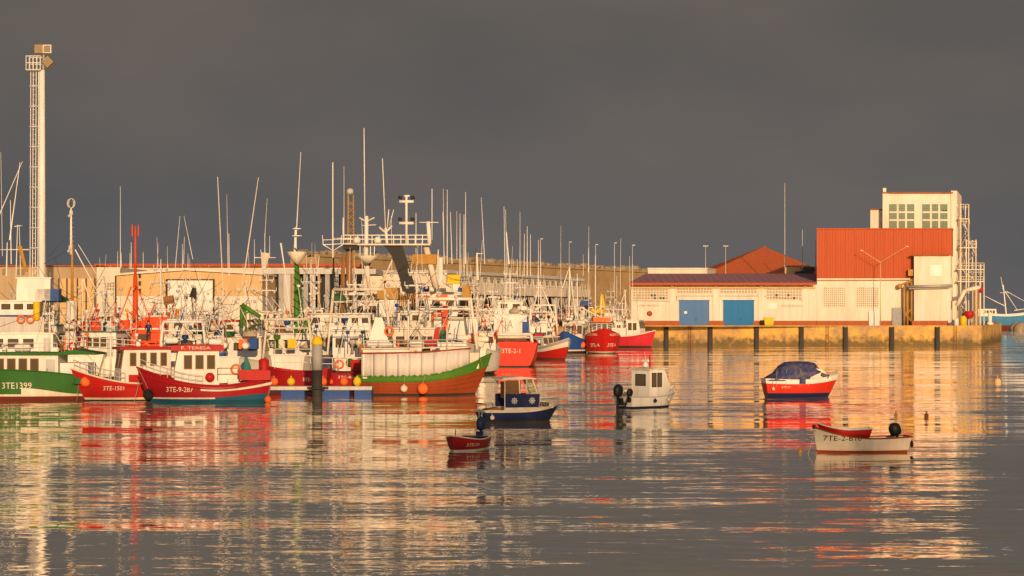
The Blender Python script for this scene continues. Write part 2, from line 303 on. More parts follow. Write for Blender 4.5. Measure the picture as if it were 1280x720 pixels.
# ---------------------------------------------------------------- boats
def sst(x): x = max(0, min(1, x)); return x*x*(3-2*x)
class Boat:
    def __init__(s, name, label, cat, px, wl, L, B, hd, sheer, short, group=None, d=0.5, rake=0.9, ts=0.55, sr=0.1, full=2.6, wlb=1.5, Y=None):
        Y = Y or depth(wl); s.Y = Y; s.L = L; s.B = B; s.zst, s.zm, s.zb = sheer; s.d = d; s.rake = rake; s.ts = ts; s.sr = sr; s.full = full; s.wlb = wlb
        s.short = short; s.root = thing(name, label, cat, (X(px, Y), Y, 0), R(hd), group)
        s.rnd = random.Random(hash(label) % 1000 if False else sum(map(ord, label)))
    def zs(s, t):
        if t > .4: return s.zm+(s.zb-s.zm)*((t-.4)/.6)**2
        return s.zm+(s.zst-s.zm)*((.4-t)/.4)**1.6
    def pos(s, t, z, side, off=0.0):
        v = max(0.0, min(1.15, (z+s.d)/(s.zs(t)+s.d)))
        def plan(p, k):
            if t < .42: a = s.ts*k+(1-s.ts*k)*sin(pi/2*t/.42)
            elif t < .55: a = 1
            else: a = 1-((t-.55)/.45)**p
            return a
        wl = plan(s.wlb, .8)*.90; dk = plan(s.full, 1.0)
        hw = s.B/2*(wl+(dk-wl)*v**1.1)*min(1, (v/.3))**.45 if v > 0 else 0
        hw = max(0, hw-off)
        xs = -s.L/2+s.sr*s.L*.5*(1-v); xb = s.L/2-s.rake*(1-min(v, 1))**1.25-(off if t > .97 else 0)
        return Vector((xs+t*(xb-xs), side*hw, z))
    def t_at(s, x, z):
        t = .5
        for _ in range(8):
            p = s.pos(t, z, 1); t = max(0, min(1, t+(x-p.x)/s.L))
        return t
    # bands: list of (z top or fraction string, material); last reaches the sheer
    def hull(s, bands, bul=.7, deckm='deck', cap='white', capr=.05, nt=26, strake=None, capname='gunwale'):
        mats = []; rows = [lambda t: -s.d, lambda t: -s.d*.5]; mi = [0]
        def idx(m):
            if m not in mats: mats.append(m)
            return mats.index(m)
        mb = MB(); mi = [idx(bands[0][1])]; last = -s.d*.5
        for k, (z, m) in enumerate(bands):
            if k < len(bands)-1:
                rows.append((lambda z: (lambda t: z if not isinstance(z, str) else float(z)*s.zs(t)))(z)); mi.append(idx(m))
            else:
                prev = rows[-1]
                for q in (.33, .66, 1.0): rows.append((lambda q, prev: (lambda t: prev(t)+(s.zs(t)-prev(t))*q))(q, prev)); mi.append(idx(m))
        nr = len(rows)
        for side in (1, -1):
            vs = [s.pos(i/nt, rows[j](i/nt), side) for j in range(nr) for i in range(nt+1)]
            o = len(mb.v); mb.v += [tuple(p) for p in vs]
            for j in range(nr-1):
                for i in range(nt):
                    a = o+j*(nt+1)+i; f = (a, a+1, a+nt+2, a+nt+1)
                    mb.f.append(f if side < 0 else f[::-1]); mb.m.append(mi[j]); mb.sm.append(True)
        # transom
        for j in range(nr-1):
            vs = [s.pos(0, rows[j](0), 1), s.pos(0, rows[j+1](0), 1), s.pos(0, rows[j+1](0), -1), s.pos(0, rows[j](0), -1)]
            mb.add(vs, [(0, 1, 2, 3)], mi[j])
        # inner bulwark
        im = idx(deckm if bul < .3 else bands[-1][1])
        for side in (1, -1):
            vs = [s.pos(i/nt, s.zs(i/nt)-q*bul, side, .06) for q in (0, 1) for i in range(nt+1)]
            mb.add(vs, [(i, i+1, nt+2+i, nt+1+i) for i in range(nt)], im, True)
        vs = [s.pos(0, s.zs(0)-q*bul, sd, .06)+Vector((.06, 0, 0)) for q in (0, 1) for sd in (1, -1)]; mb.add(vs, [(0, 1, 3, 2)], im)
        mb.obj('hull', mats, s.root)
        dk = MB(); vs = [s.pos(i/nt, s.zs(i/nt)-bul, sd, .05) for sd in (1, -1) for i in range(nt+1)]
        dk.add(vs, [(i, i+1, nt+2+i, nt+1+i) for i in range(nt)]); dk.obj('deck', deckm, s.root); s.bul = bul
        g = MB(); pts = [s.pos(i/nt, s.zs(i/nt)+.01, 1) for i in range(nt+1)]; q = [s.pos(i/nt, s.zs(i/nt)+.01, -1) for i in range(nt+1)]
        g.path(pts, capr, 6); g.path(q, capr, 6); g.path([pts[0], q[0]], capr, 6); g.obj(capname, cap, s.root)
        if strake:
            zf, m, r = strake[:3]; g = MB(); t1 = strake[3] if len(strake) > 3 else 1
            for side in (1, -1): g.path([s.pos(i/nt*t1, s.zs(i/nt*t1)*zf, side)+Vector((0, side*r*.3, 0)) for i in range(nt+1)], r, 6)
            g.obj('rubbing_strake', m, s.root)
        return s
    def zd(s, x): return s.zs(s.t_at(x, s.zm))-s.bul
    def band(s, t0, t1, z0, z1, m, name='stripe', n=14):   # painted band fitted on the hull; z as callables of t
        for side in (1, -1):
            mb = MB(); vs = []
            for i in range(n+1):
                t = t0+(t1-t0)*i/n
                for z in (z0(t), z1(t)): p = s.pos(t, z, side); vs.append(p+Vector((0, side*.014, 0)))
            mb.add(vs, [(2*i, 2*i+1, 2*i+3, 2*i+2) for i in range(n)], 0, True); mb.obj(name, m, s.root)
    def letter(s, body, side, x0, width, z, h, m='white'):
        vs, fs = text_verts(body); w0 = max(p[0] for p in vs); k = width/w0; kh = h/.7; out = []
        for p in vs:
            x = x0+(-side)*p[0]*k; zz = z+p[1]*kh; t = s.t_at(x, zz); q = s.pos(t, zz, side)
            q2 = s.pos(min(1, t+.01), zz, side); tn = (q2-q); nrm = Vector((-tn.y, tn.x, 0)) if side > 0 else Vector((tn.y, -tn.x, 0))
            nrm = nrm.normalized() if nrm.length > 1e-6 else Vector((0, side, 0))
            out.append(q+nrm*.02)
        MB().add(out, fs).obj('lettering', m, s.root)
    # ---- windows on a face: c centre, u along, n outward
    def window(s, c, u, n, w, h, fm='dark', gm='glass', fw=.05):
        c = Vector(c); u = Vector(u).normalized(); n = Vector(n).normalized(); up = n.cross(u) if n.cross(u).z > 0 else u.cross(n); up.normalize()
        mx = Matrix((u, up, n)).transposed(); f = MB()
        for a, d in ((Vector((0, h/2+fw/2, 0)), (w+2*fw, fw, .05)), (Vector((0, -h/2-fw/2, 0)), (w+2*fw, fw, .05)), (Vector((w/2+fw/2, 0, 0)), (fw, h, .05)), (Vector((-w/2-fw/2, 0, 0)), (fw, h, .05))):
            f.box(c+n*.012+mx @ a, d, 0, mx=mx)
        fo = f.obj('window', fm, s.root); MB().box(c+n*.006, (w, h, .02), 0, mx=mx).obj('pane', gm, fo)
    def house(s, x0, x1, hw, z0, z1, m='white', roof='white', ns=2, nf=3, wy=.62, wh=.5, rk=.25, over=.18, name='wheelhouse', nb=0, door=True, fm='dark', rt=.09, ww=.62, camber=0.05):
        mb = MB(); mb.prism([(x0, z0), (x1, z0), (x1-rk*0+0, z0+(z1-z0)*.45), (x1-rk, z1), (x0, z1)], -hw, hw); mb.obj(name, m, s.root)
        r = MB(); zr = z1+.004
        r.prism([(x0-over, zr), (x1-rk+over*1.6, zr), (x1-rk+over*1.6, zr+rt), ((x0+x1)/2, zr+rt+camber), (x0-over, zr+rt)], -hw-over*.7, hw+over*.7); r.obj('roof', roof, s.root)
        zc = z0+(z1-z0)*wy; hh = (z1-z0)*wh*.8
        for sd in (1, -1):
            for i in range(ns):
                xx = x1-rk-.25-(x1-x0-rk-.4)*(i+.5)/max(1, ns)*(.75 if door else 1); s.window((xx, sd*hw, zc), (1, 0, 0), (0, sd, 0), (x1-x0-rk-.4)/ns*ww*(.75 if door else 1), hh, fm)
            if door:
                xd = x0+.5
                d = MB(); d.box((xd, sd*(hw+.015), z0+min(1.85, (z1-z0)*.85)/2+.06), (.62, .05, min(1.75, (z1-z0)*.8))); do = d.obj('door', 'lgrey', s.root)
                MB().tube((xd+.22, sd*(hw+.06), z0+.9), (xd+.22, sd*(hw+.06), z0+1.1), .02).obj('handle', 'dark', do)
        if nf:
            zf0 = z0+(z1-z0)*.45; n = Vector((z1-zf0, 0, rk)).normalized(); zw = zf0+(z1-zf0)*.5; xw = x1-rk*.5
            for i in range(nf): s.window((xw, -hw+2*hw*(i+.5)/nf, zw), (0, 1, 0), n, 2*hw/nf*.72, (z1-zf0)*.72, fm)
        for i in range(nb): s.window((x0, -hw+2*hw*(i+.5)/nb, zc), (0, 1, 0), (-1, 0, 0), 2*hw/nb*.5, hh*.8, fm)
    def rail(s, pts, h=.9, nb=2, m='white', r=.022, step=1.1, name='railing'):
        g = MB(); pts = [Vector(p) for p in pts]
        for k in range(1, nb+1): g.path([p+Vector((0, 0, h*k/nb)) for p in pts], r, 4)
        for a, b in zip(pts[:-1], pts[1:]):
            n = max(1, int((b-a).length/step))
            for i in range(n): g.tube(a.lerp(b, i/n), a.lerp(b, i/n)+Vector((0, 0, h)), r, r, 4)
        g.tube(pts[-1], pts[-1]+Vector((0, 0, h)), r, r, 4); g.obj(name, m, s.root)
    def bowrail(s, t0=.62, t1=.99, h=.6, m='white', nb=2, r=.022):
        n = 9
        for sd in (1, -1): s.rail([s.pos(t0+(t1-t0)*i/n, s.zs(t0+(t1-t0)*i/n), sd, .04) for i in range(n+1)], h, nb, m, r, .9, 'bow_rail')
    def mast(s, x, y, z0, z1, r=.09, m='white', cross=(), ladder=False, top=None, lights=True, name='mast'):
        g = MB(); g.tube((x, y, z0), (x, y, z1), r, r*.55, 8)
        for z, hw in cross: g.tube((x, y-hw, z), (x, y+hw, z), r*.45, r*.45, 5); g.tube((x, y-hw, z), (x, y-hw, z+.35), r*.3, r*.3, 4); g.tube((x, y+hw, z), (x, y+hw, z+.35), r*.3, r*.3, 4)
        if ladder:
            for k in range(int((z1-z0)/.4)): g.tube((x-.18, y+.15, z0+k*.4), (x-.18, y-.15, z0+k*.4), .018, .018, 4)
        g.obj(name, m, s.root)
        if lights:
            for z, hw in cross:
                for sd in (1, -1): MB().lathe([(.05, 0), (.13, .06), (.13, .2), (.05, .24)], (x+.1, y+sd*hw*.8, z-.28), 8).obj('deck_light', 'lgrey', s.root)
        if top == 'ring':
            MB().torus((x, y, z1+.42), .42, .035, (.3, 1, 0)).torus((x, y, z1+.42), .42, .035, (1, -.2, 0)).obj('loop_antenna', 'white', s.root)
    def whip(s, x, y, z0, z1, r=.022, lx=0, ly=0, m='white'):
        MB().tube((x, y, z0), (x+lx, y+ly, z1), r, r*.5, 5).obj('whip_antenna', m, s.root)
    def wwhip(s, px0, py0, px1, py1, r=.03, m='white', dy=0.0, name='whip_antenna', r1=None):   # given where it shows at the boat's own distance
        a = toloc(s.root, WP(px0, py0, s.Y+dy)); b = toloc(s.root, WP(px1, py1, s.Y+dy)); MB().tube(a, b, r, r*.5 if r1 is None else r1, 6).obj(name, m, s.root)
    def radar(s, x, y, z, w=1.3):
        g = MB(); g.lathe([(.16, 0), (.2, .1), (.12, .3), (.08, .34)], (x, y, z), 10); o = g.obj('radar', 'white', s.root)
        MB().box((x, y, z+.42), (.14, w, .13)).obj('scanner', 'white', o)
    def dome(s, x, y, z, r=.25): MB().lathe([(r*.6, 0), (r*.9, .1*r), (r, .7*r), (r*.85, 1.25*r), (r*.5, 1.6*r), (.01, 1.7*r)], (x, y, z), 12).obj('radar_dome', 'white', s.root)
    def canister(s, x, y, z, ax='Y'):
        r = .27; MB().lathe([(.05, -.55), (r*.9, -.5), (r, -.35), (r*1.04, 0), (r, .35), (r*.9, .5), (.05, .55)], (x, y, z+r), 12, 0, ax).obj('liferaft_canister', 'white', s.root)
    def ring(s, c, n, m='float_orange'): MB().torus(c, .3, .075, n, 16, 6).obj('life_ring', m, s.root)
    def winch(s, x, y, z, m='green'):
        g = MB(); g.lathe([(.5, -.9), (.5, -.82), (.24, -.8), (.3, -.4), (.24, 0), (.3, .4), (.24, .8), (.5, .82), (.5, .9)], (x, y, z+.55), 12, 0, 'Y'); g.bx(x-.5, x+.5, y-.85, y+.85, z, z+.12); g.obj('winch', m, s.root)
    def boom(s, a, b, r=.07, m='white', stay=None):
        MB().tube(a, b, r, r*.7, 7).obj('boom', m, s.root)
        if stay: MB().tube(b, stay, .015, .015, 4).obj('stay', 'dark', s.root)
    def gantry(s, x, hw, z0, z1, m='white', rk=0.4, r=.12):
        g = MB()
        for sd in (1, -1): g.tube((x, sd*hw, z0), (x-rk, sd*hw*.8, z1), r, r*.8, 7)
        g.tube((x-rk, -hw*.8, z1), (x-rk, hw*.8, z1), r, r, 7); g.tube((x-rk*.8, -hw*.84, z0+(z1-z0)*.8), (x-rk*.8, hw*.84, z0+(z1-z0)*.8), r*.5, r*.5, 5)
        for sd in (1, -1): g.tube((x-rk, sd*hw*.4, z1), (x-rk, sd*hw*.4, z1-.5), r*.7, r*.4, 6)
        g.obj('gantry', m, s.root)
    def stays(s, pairs, r=.014, m='dark'):
        for a, b in pairs: MB().tube(a, b, r, r, 4).obj('stay', m, s.root)
    def awning(s, x0, x1, hw, z, m, thick=.05, posts=True):
        g = MB(); g.prism([(x0, z), (x1, z), (x1, z+thick), ((x0+x1)/2, z+thick+.22), (x0, z+thick)], -hw, hw); o = g.obj('awning', m, s.root)
        if posts:
            for xx in (x0+.1, x1-.1):
                for sd in (1, -1): MB().tube((xx, sd*(hw-.1), s.zd(xx)), (xx, sd*(hw-.1), z), .03, .03, 5).obj('post', 'white', s.root)
    def outboard(s, x, y, z, m='black', k=1.0, tilt=0.0, ax=1):
        o = thing('outboard_motor', None, None); del_ = o; sc.collection.objects.unlink(o); bpy.data.objects.remove(o)
        mx = Matrix.Rotation(tilt, 3, 'Y')
        def T(p): return Vector((x, y, z))+mx @ (Vector(p)*k)
        g = MB(); prof = [(.04, 0), (.15, .02), (.19, .12), (.2, .3), (.17, .42), (.08, .5), (.01, .52)]
        v0 = len(g.v); g.lathe([(r*k, zz*k) for r, zz in prof], (0, 0, 0), 12); g.v = [tuple(Vector((x, y, z))+mx @ (Vector((p[0]*1.25, p[1]*.85, p[2]))+Vector((-.16*k, 0, .12*k)))) for p in g.v]
        mo = g.obj('outboard_motor', m, s.root)
        h = MB(); h.tube(T((-.16, 0, .14)), T((-.18, 0, -.62)), .06*k, .05*k, 8); h.box(T((-.22, 0, -.45)), (.34*k, .16*k, .02), 0, mx=mx); h.box(T((-.02, 0, -.08)), (.2*k, .22*k, .3*k), 0, mx=mx); h.obj('motor_leg', m, mo)
        pr = MB()
        for a in (0, 2.09, 4.19): pr.box(T((-.3, .07*sin(a), -.62+.07*cos(a))), (.02, .07*k, .07*k), 0, mx=mx @ Matrix.Rotation(a, 3, 'X'))
        pr.obj('propeller', m, mo)
    # ---- separate things carried on board
    def on(s, mb, name, label, cat, loc, m, group=None, rz=0.0):
        p = toworld(s.root, loc); return tag(mb.obj(name, m, None, p, s.root.rotation_euler.z+rz), label, cat, group)
    def crates(s, x, y, n=3, m='white', word='white'):
        g = 'fish crates on the '+s.short
        for k in range(n):
            mb = MB(); mb.bx(-.4, .4, -.25, .25, 0, .03)
            for a in (-1, 1): mb.bx(a*.4-.015, a*.4+.015, -.25, .25, .031, .26); mb.bx(-.384, .384, a*.25-.015, a*.25+.015, .031, .26)
            s.on(mb, 'fish_crate', '%s plastic fish crate, %s in the stack aboard the %s' % (word, 'topmost' if k == n-1 else 'lowest' if k == 0 else ('second', 'third', 'fourth')[k-1]+' from below', s.short), 'crate', (x, y, s.zd(x)+.01+k*.27), m, g)
    def nets(s, x, y, m='net_green', word='green', rx=.9, ry=.8, h=.7):
        s.on(MB().heap((0, 0, 0), rx, ry, h, x+y), 'net_pile', '%s fishing net heaped on the deck of the %s' % (word, s.short), 'net', (x, y, s.zd(x)), m)
    def fender(s, x, side, m='float_orange', word='orange', r=.26, z=.45, extra=''):
        t = s.t_at(x, z); p = s.pos(t, z, side)+Vector((0, side*(r+.03), 0)); top = s.pos(t, s.zs(t), side)
        mb = MB(); mb.ball((0, 0, 0), r, 12); mb.lathe([(.05, r*.9), (.05, r*1.15)], (0, 0, 0), 8)
        s.on(mb, 'buoy_fender', '%s round fender hung %s the %s' % (word, extra or ('ahead on' if x > 0 else 'aft on'), s.short), 'fender', p, m)
        MB().path([p+Vector((0, 0, r)), top+Vector((0, side*.06, 0))], .015, 4).obj('fender_line', 'rope', s.root)

def tyre_fender(s, x, side, z=.6):
    t = s.t_at(x, z); p = s.pos(t, z, side)+Vector((0, side*.12, 0))
    MB().torus(p, .28, .1, (0, 1, 0), 16, 7).obj('tyre_fender', 'tyre', s.root)

# ---------------------------------------------------------------- the setting
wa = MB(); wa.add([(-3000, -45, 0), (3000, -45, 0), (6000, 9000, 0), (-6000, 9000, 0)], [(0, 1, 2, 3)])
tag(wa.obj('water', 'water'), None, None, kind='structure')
# unseen hill added behind the viewpoint, shaped to shade the near water
hl = MB(); nx = 60; prof = [(-40, -2), (-44, 6), (-52, 24), (-58, 31.0), (-70, 31.4), (-140, 33), (-400, 20), (-600, 0)]
vs = []
for i in range(nx+1):
    x = -420+840*i/nx
    for j, (y, z) in enumerate(prof):
        vs.append((x, y+(mnoise.noise(Vector((x*.02, y*.02, 0)))*3 if j > 1 else 0), z+(0.9*mnoise.noise(Vector((x*.06, 3, 0))) if j > 2 else 0)))
k = len(prof); hl.add(vs, [(i*k+j, i*k+j+1, (i+1)*k+j+1, (i+1)*k+j) for i in range(nx) for j in range(k-1)], 0, True)
tag(hl.obj('shade_hill', 'scrub'), None, None, kind='structure')
# unseen trees added along its crest: loose leaf clumps to dim the low sun
wd = MB(); rr = random.Random(11)
for i in range(9000):
    x = rr.uniform(-110, 110); h = rr.random()**1.35*12.5+.5*sin(x*.3); y = -62+rr.uniform(-2.5, 2.5); a = rr.uniform(.25, .55); r0 = Vector((rr.uniform(-1, 1), rr.uniform(-1, 1), rr.uniform(-1, 1))).normalized(); r1 = r0.orthogonal().normalized()
    c = Vector((x, y, 31+h)); wd.add([c-r0*a-r1*a*.6, c+r0*a-r1*a*.6, c+r0*a+r1*a*.6, c-r0*a+r1*a*.6], [(0, 1, 2, 3)])
for i in range(60):
    x = -110+i*3.7+rr.uniform(-1, 1); wd.tube((x, -62, 30), (x+rr.uniform(-.5, .5), -62, 31+rr.uniform(6, 12)), .2, .06, 5)
tag(wd.obj('dimming_trees', 'scrub'), 'unseen loose trees added behind the viewpoint to dim the low sun', None, kind='stuff')

QZ = 3.4
# quay: solid block with sloped plan following the basin
front = [(-400, 236), (X(560, 285), 285), (X(735, 362), 362), (X(800, 371), 371), (X(1227, 371), 371), (X(1252, 446), 446), (X(1252, 446)-10, 520), (-400, 900)]
q = MB(); n = len(front)
q.add([(x, y, -3) for x, y in front]+[(x, y, QZ) for x, y in front], [tuple(range(n, 2*n))]+[(i, (i+1) % n, n+(i+1) % n, n+i) for i in range(n)])
tag(q.obj('quay', 'quay'), None, None, kind='structure')
kb = MB()
for (x0, y0), (x1, y1) in zip(front[:5], front[1:6]):
    a = Vector((x0, y0, 0)); b = Vector((x1, y1, 0)); d = (b-a).normalized(); nn_ = Vector((-d.y, d.x, 0))
    kb.box((a+b)/2+nn_*.22+Vector((0, 0, QZ+.1)), ((b-a).length-.3, .5, .19), 0, math.atan2(d.y, d.x))
tag(kb.obj('kerb', 'quay'), None, None, kind='structure')
gd = MB(); ins = [(-390, 246), (X(560, 288), 290), (X(735, 366), 366), (X(1222, 374), 373.5), (X(1240, 440), 440), (-390, 880)]
gd.add([(x, y, QZ+.006) for x, y in ins], [tuple(range(len(ins)))]); tag(gd.obj('pavement', 'asphalt'), None, None, kind='structure')

def pile(px):
    r = MB(); Y = 370.55; r.bx(-.28, .28, -.28, .28, -2, 3.3); r.bx(-.36, -.29, -.2, .2, -2, 3.35); r.bx(.29, .36, -.2, .2, -2, 3.35)
    return r
for i, px in enumerate((833, 888, 946, 1002, 1057, 1115, 1172)):
    where = ('nearest the crimson boat', 'below the faded blue door', 'below the bright blue door', 'right of the yellow bin', 'below the wide V street lamp', 'below the ochre pipes', 'nearest the quay corner')[i]
    r = thing('fender_pile', 'dark timber fender pile on the quay face '+where, 'fender pile', (X(px, 370.5), 370.55, 0), 0, 'fender piles along the quay wall')
    MB().bx(-.27, .27, -.3, .3, -2, 3.3).obj('timber', 'dark', r)
    for a in (-1, 1): MB().bx(a*.33-.05, a*.33+.05, -.22, .3, -2, 3.38).obj('steel_flange', 'dark', r)

for px, lab in ((862, 'below the gap between the two blue doors'), (1034, 'below the left block window of the factory'), (1194, 'near the pale drum')):
    g = MB(); x = X(px, 370.9)
    for a in (-.22, .22): g.tube((a, 0, 0), (a, 0, 3.6), .035, .035, 5)
    for k in range(11): g.tube((-.22, 0, .25+k*.3), (.22, 0, .25+k*.3), .02, .02, 4)
    tag(g.obj('quay_ladder', 'rust', None, (x, 370.8, 0)), 'rusty rung ladder on the quay face '+lab, 'ladder', 'ladders on the quay wall')
# breakwater wall with rocks along its crest
bw0 = WP(430, 318, 420); bw1 = WP(815, 347, 690)
zt = 17.0
tv = thing('breakwater', 'long tan stone breakwater wall rising behind the white fish market', 'breakwater', ((bw0.x+bw1.x)/2, (bw0.y+bw1.y)/2, 0))
def wl_box(a, b, th, z0, z1, mi=0):
    d = (b-a); return ((a+b)/2, d.length, math.atan2(d.y, d.x))
a = Vector((X(380, 400), 400, 0)); b = Vector((X(1020, 720), 720, 0)); d = b-a; L_ = d.length; ang = math.atan2(d.y, d.x); mid = (a+b)/2
br = tv; br.location = (mid.x, mid.y, 0); br.rotation_euler = (0, 0, ang)
MB().bx(-L_/2, L_/2, -3, 3, 2, 16.6).bx(-L_/2, L_/2, -3.3, -2.2, 16.61, 17.1).bx(-L_/2, L_/2, -4.2, -3.01, 2, 12).obj('wall', 'stone', br)
rk = MB(); rr = random.Random(5)
for i in range(420):
    x = -L_/2+L_*rr.random()**1.0
    if x > L_*.28: continue
    r = .5+.9*rr.random(); z = 17.0+rr.random()*.5-(.5 if x > 0 else 0); o = len(rk.v); rk.ball((x, -1.5+3*rr.random(), z), r, 6, 0, (1.2, 1, .7))
    for j in range(o, len(rk.v)):
        p = Vector(rk.v[j]); rk.v[j] = tuple(p+Vector((mnoise.noise(p*1.3), mnoise.noise(p*1.3+Vector((9, 0, 0))), mnoise.noise(p*1.3+Vector((0, 9, 0)))))*.5)
ro = rk.obj('crest_rocks', 'rock', br); ro['kind'] = 'stuff'
for p in ro.data.polygons: p.use_smooth = False
rkp = MB()
for i in range(60):
    o = len(rkp.v); rkp.ball((X(1290, 675)+rr.uniform(-6, 9), 675+rr.uniform(-5, 5), rr.uniform(-1, .6)), rr.uniform(1, 2.2), 8, 0)
    for j in range(o, len(rkp.v)):
        p = Vector(rkp.v[j]); rkp.v[j] = tuple(p+Vector((mnoise.noise(p*.6), mnoise.noise(p*.6+Vector((9, 0, 0))), mnoise.noise(p*.6)))*.9)
ro = rkp.obj('rocks', 'rock'); tag(ro, 'tan boulders piled at the water edge by the right margin', 'rocks', kind='stuff')

# ---------------------------------------------------------------- buildings; G(root) builds boxes given in photo pixels at a distance
def G(root, name, m, px0, px1, py0, py1, Y, dep, parent=None, proud=0.0):
    mb = MB(); o = root.location
    mb.bx(X(px0, Y)-o.x, X(px1, Y)-o.x, Y-proud-o.y, Y+dep-o.y, Z(py1, Y)-o.z, Z(py0, Y)-o.z)
    return mb.obj(name, m, parent or root)
def bthing(name, label, cat, px, Y, z=QZ): return thing(name, label, cat, (X(px, Y), Y, z))
def wallz(root, name, m, px0, px1, py0, Y, dep, z0=QZ):
    o = root.location; return MB().bx(X(px0, Y)-o.x, X(px1, Y)-o.x, 0+Y-o.y, Y+dep-o.y, z0-o.z, Z(py0, Y)-o.z).obj(name, m, root)
def blockwin(root, px0, px1, py0, py1, Y, nx, nz, fm='cream', gm='glassblock', broken=(), bar=.05):
    o = root.location; x0 = X(px0, Y)-o.x; x1 = X(px1, Y)-o.x; z1 = Z(py0, Y)-o.z; z0 = Z(py1, Y)-o.z; y = Y-o.y
    f = MB()
    for i in range(nx+1): xx = x0+(x1-x0)*i/nx; f.bx(xx-bar, xx+bar, y-.09, y-.004, z0, z1)
    for j in range(nz+1): zz = z0+(z1-z0)*j/nz; f.bx(x0-bar, x1+bar, y-.105, y-.0045, zz-bar, zz+bar)
    w_ = f.obj('window', fm, root)
    g = MB()
    for i in range(nx):
        for j in range(nz):
            g.bx(x0+(x1-x0)*i/nx, x0+(x1-x0)*(i+1)/nx, y-.04, y-.003, z0+(z1-z0)*j/nz, z0+(z1-z0)*(j+1)/nz, 1 if (i, nz-1-j) in broken else 0)
    g.obj('pane', [gm, 'black'], w_); return w_

# --- right: fish hall with purple brown roof
Y = 380
F_ = bthing('fish_hall', 'long low cream hall with purple brown roof and two blue doors on the quay', 'building', 905, Y)
wallz(F_, 'wall', 'wall_white', 789, 1021, 355.5, Y, 22)
o = F_.location
mb = MB(); x0 = X(787, Y)-o.x; x1 = X(1020.8, Y)-o.x; e0 = Z(354, Y)-o.z; rz_ = Z(342, 395)-o.z
mb.add([(x0, -1.6, e0), (x1, -1.6, e0), (x1+0, 15, rz_), (x0, 15, rz_), (x0, -1.6, e0-.12), (x1, -1.6, e0-.12), (x1, 15, rz_-.12), (x0, 15, rz_-.12)], [(0,1,2,3), (7,6,5,4), (0,4,5,1), (1,5,6,2), (2,6,7,3), (3,7,4,0)]); mb.obj('roof', 'roof_dull', F_)
MB().bx(x0, x1, -1.72, -1.605, e0-.38, e0+.05).obj('eaves_board', 'roof_red', F_)
MB().bx(x0+.2, x1-.2, -.35, -.01, e0-1.0, e0-.6).obj('tan_band', 'wall_tan', F_)  # tan strip along the wall top below the eaves
for px0, px1, py0, py1, nx, nz, br_ in ((791, 835, 360.5, 374.5, 12, 4, {(6,2),(7,3),(9,3),(10,3),(7,2)}), (846.5, 890, 359.5, 366.5, 12, 2, ()), (900.5, 946, 359.5, 366.5, 12, 2, ()), (958, 1002, 360, 374.5, 12, 4, {(3,2),(7,2),(9,3)})):
    blockwin(F_, px0, px1, py0, py1, Y, nx, nz, broken=br_)
def pilaster(px, k):
    r = G(F_, 'pilaster', 'wall_white', px-4, px+4, 358, 408, Y, 0.0, proud=.12)
for k, px in enumerate((841, 895.5, 952, 1007)):
    MB().bx(X(px-4, Y)-o.x, X(px+4, Y)-o.x, -.14, -.003, .0, Z(358, Y)-o.z).obj('pilaster', 'wall_white', F_)
    lf = MB().bx(X(px, Y)-o.x-.3, X(px, Y)-o.x+.3, -.75, -.14, Z(358.5, Y)-o.z, Z(355.8, Y)-o.z).obj('flood_light', 'lgrey', F_)
    MB().bx(X(px, Y)-o.x-.22, X(px, Y)-o.x+.22, -.77, -.752, Z(358, Y)-o.z, Z(356.2, Y)-o.z).obj('lens', 'glassblock', lf)
for px0, px1 in ((806, 850), (886, 905), (942, 1021)):
    MB().bx(X(px0, Y)-o.x, X(px1, Y)-o.x-.01, -.2, -.002, -.005, Z(401, Y)-o.z).obj('brick_plinth', 'brick', F_)
for px0, px1, m_, lab in ((850.5, 885.5, 'door_faded', 'faded grey blue sliding door with a white notice'), (905.5, 941.5, 'door_blue', 'bright blue sliding door')):
    z1 = Z(376, Y)-o.z; xa = X(px0, Y)-o.x; xb = X(px1, Y)-o.x
    d_ = MB().bx(xa, xb, -.12, -.003, .02, z1).obj('door', m_, F_); d_['label'] = lab
    fr = MB(); fr.bx(xa-.16, xa, -.18, -.004, 0, z1+.16); fr.bx(xb, xb+.16, -.18, -.004, 0, z1+.16); fr.bx(xa, xb, -.18, -.004, z1+.003, z1+.16)
    for t_ in (.25, .5, .75): fr.bx(xa+(xb-xa)*t_-.03, xa+(xb-xa)*t_+.03, -.15, -.121, .03, z1-.01)
    fr.bx(xa-.3, xb+.3, -.26, -.19, z1+.02, z1+.14); fr.obj('frame', m_, d_)
    MB().bx((xa+xb)/2+.3, (xa+xb)/2+.36, -.2, -.152, 1.1, 1.5).obj('handle', 'dark', d_)
    if m_ == 'door_faded': MB().bx(xa+.7, xa+1.3, -.14, -.121, 2.3, 2.75).obj('notice', 'white', d_)
flat_text('LONJA PESCADO', X(823, Y)-X(797, Y), (X(797, Y)-o.x, -.02, Z(383, Y)-o.z), (1, 0, 0), (0, -1, 0), 'lettering', 'wood', F_, .32)
flat_text('RULA DE PESCADOS', X(1004, Y)-X(977, Y), (X(977, Y)-o.x, -.02, Z(383.3, Y)-o.z), (1, 0, 0), (0, -1, 0), 'lettering', 'wood', F_, .3)
for px in (797, 844.5, 899, 948.5, 1011.5): MB().tube((X(px, Y)-o.x, -.12, .02), (X(px, Y)-o.x, -.12, Z(356.5, Y)-o.z), .06, .06, 6).obj('downpipe', 'cream', F_)
MB().path([(X(790, Y)-o.x, -.06, Z(376, Y)-o.z), (X(845, Y)-o.x, -.06, Z(376.6, Y)-o.z), (X(846, Y)-o.x, -.06, Z(370, Y)-o.z), (X(952, Y)-o.x, -.06, Z(370, Y)-o.z), (X(1010, Y)-o.x, -.06, Z(376, Y)-o.z)], .035, 4).obj('wall_cable', 'dark', F_)
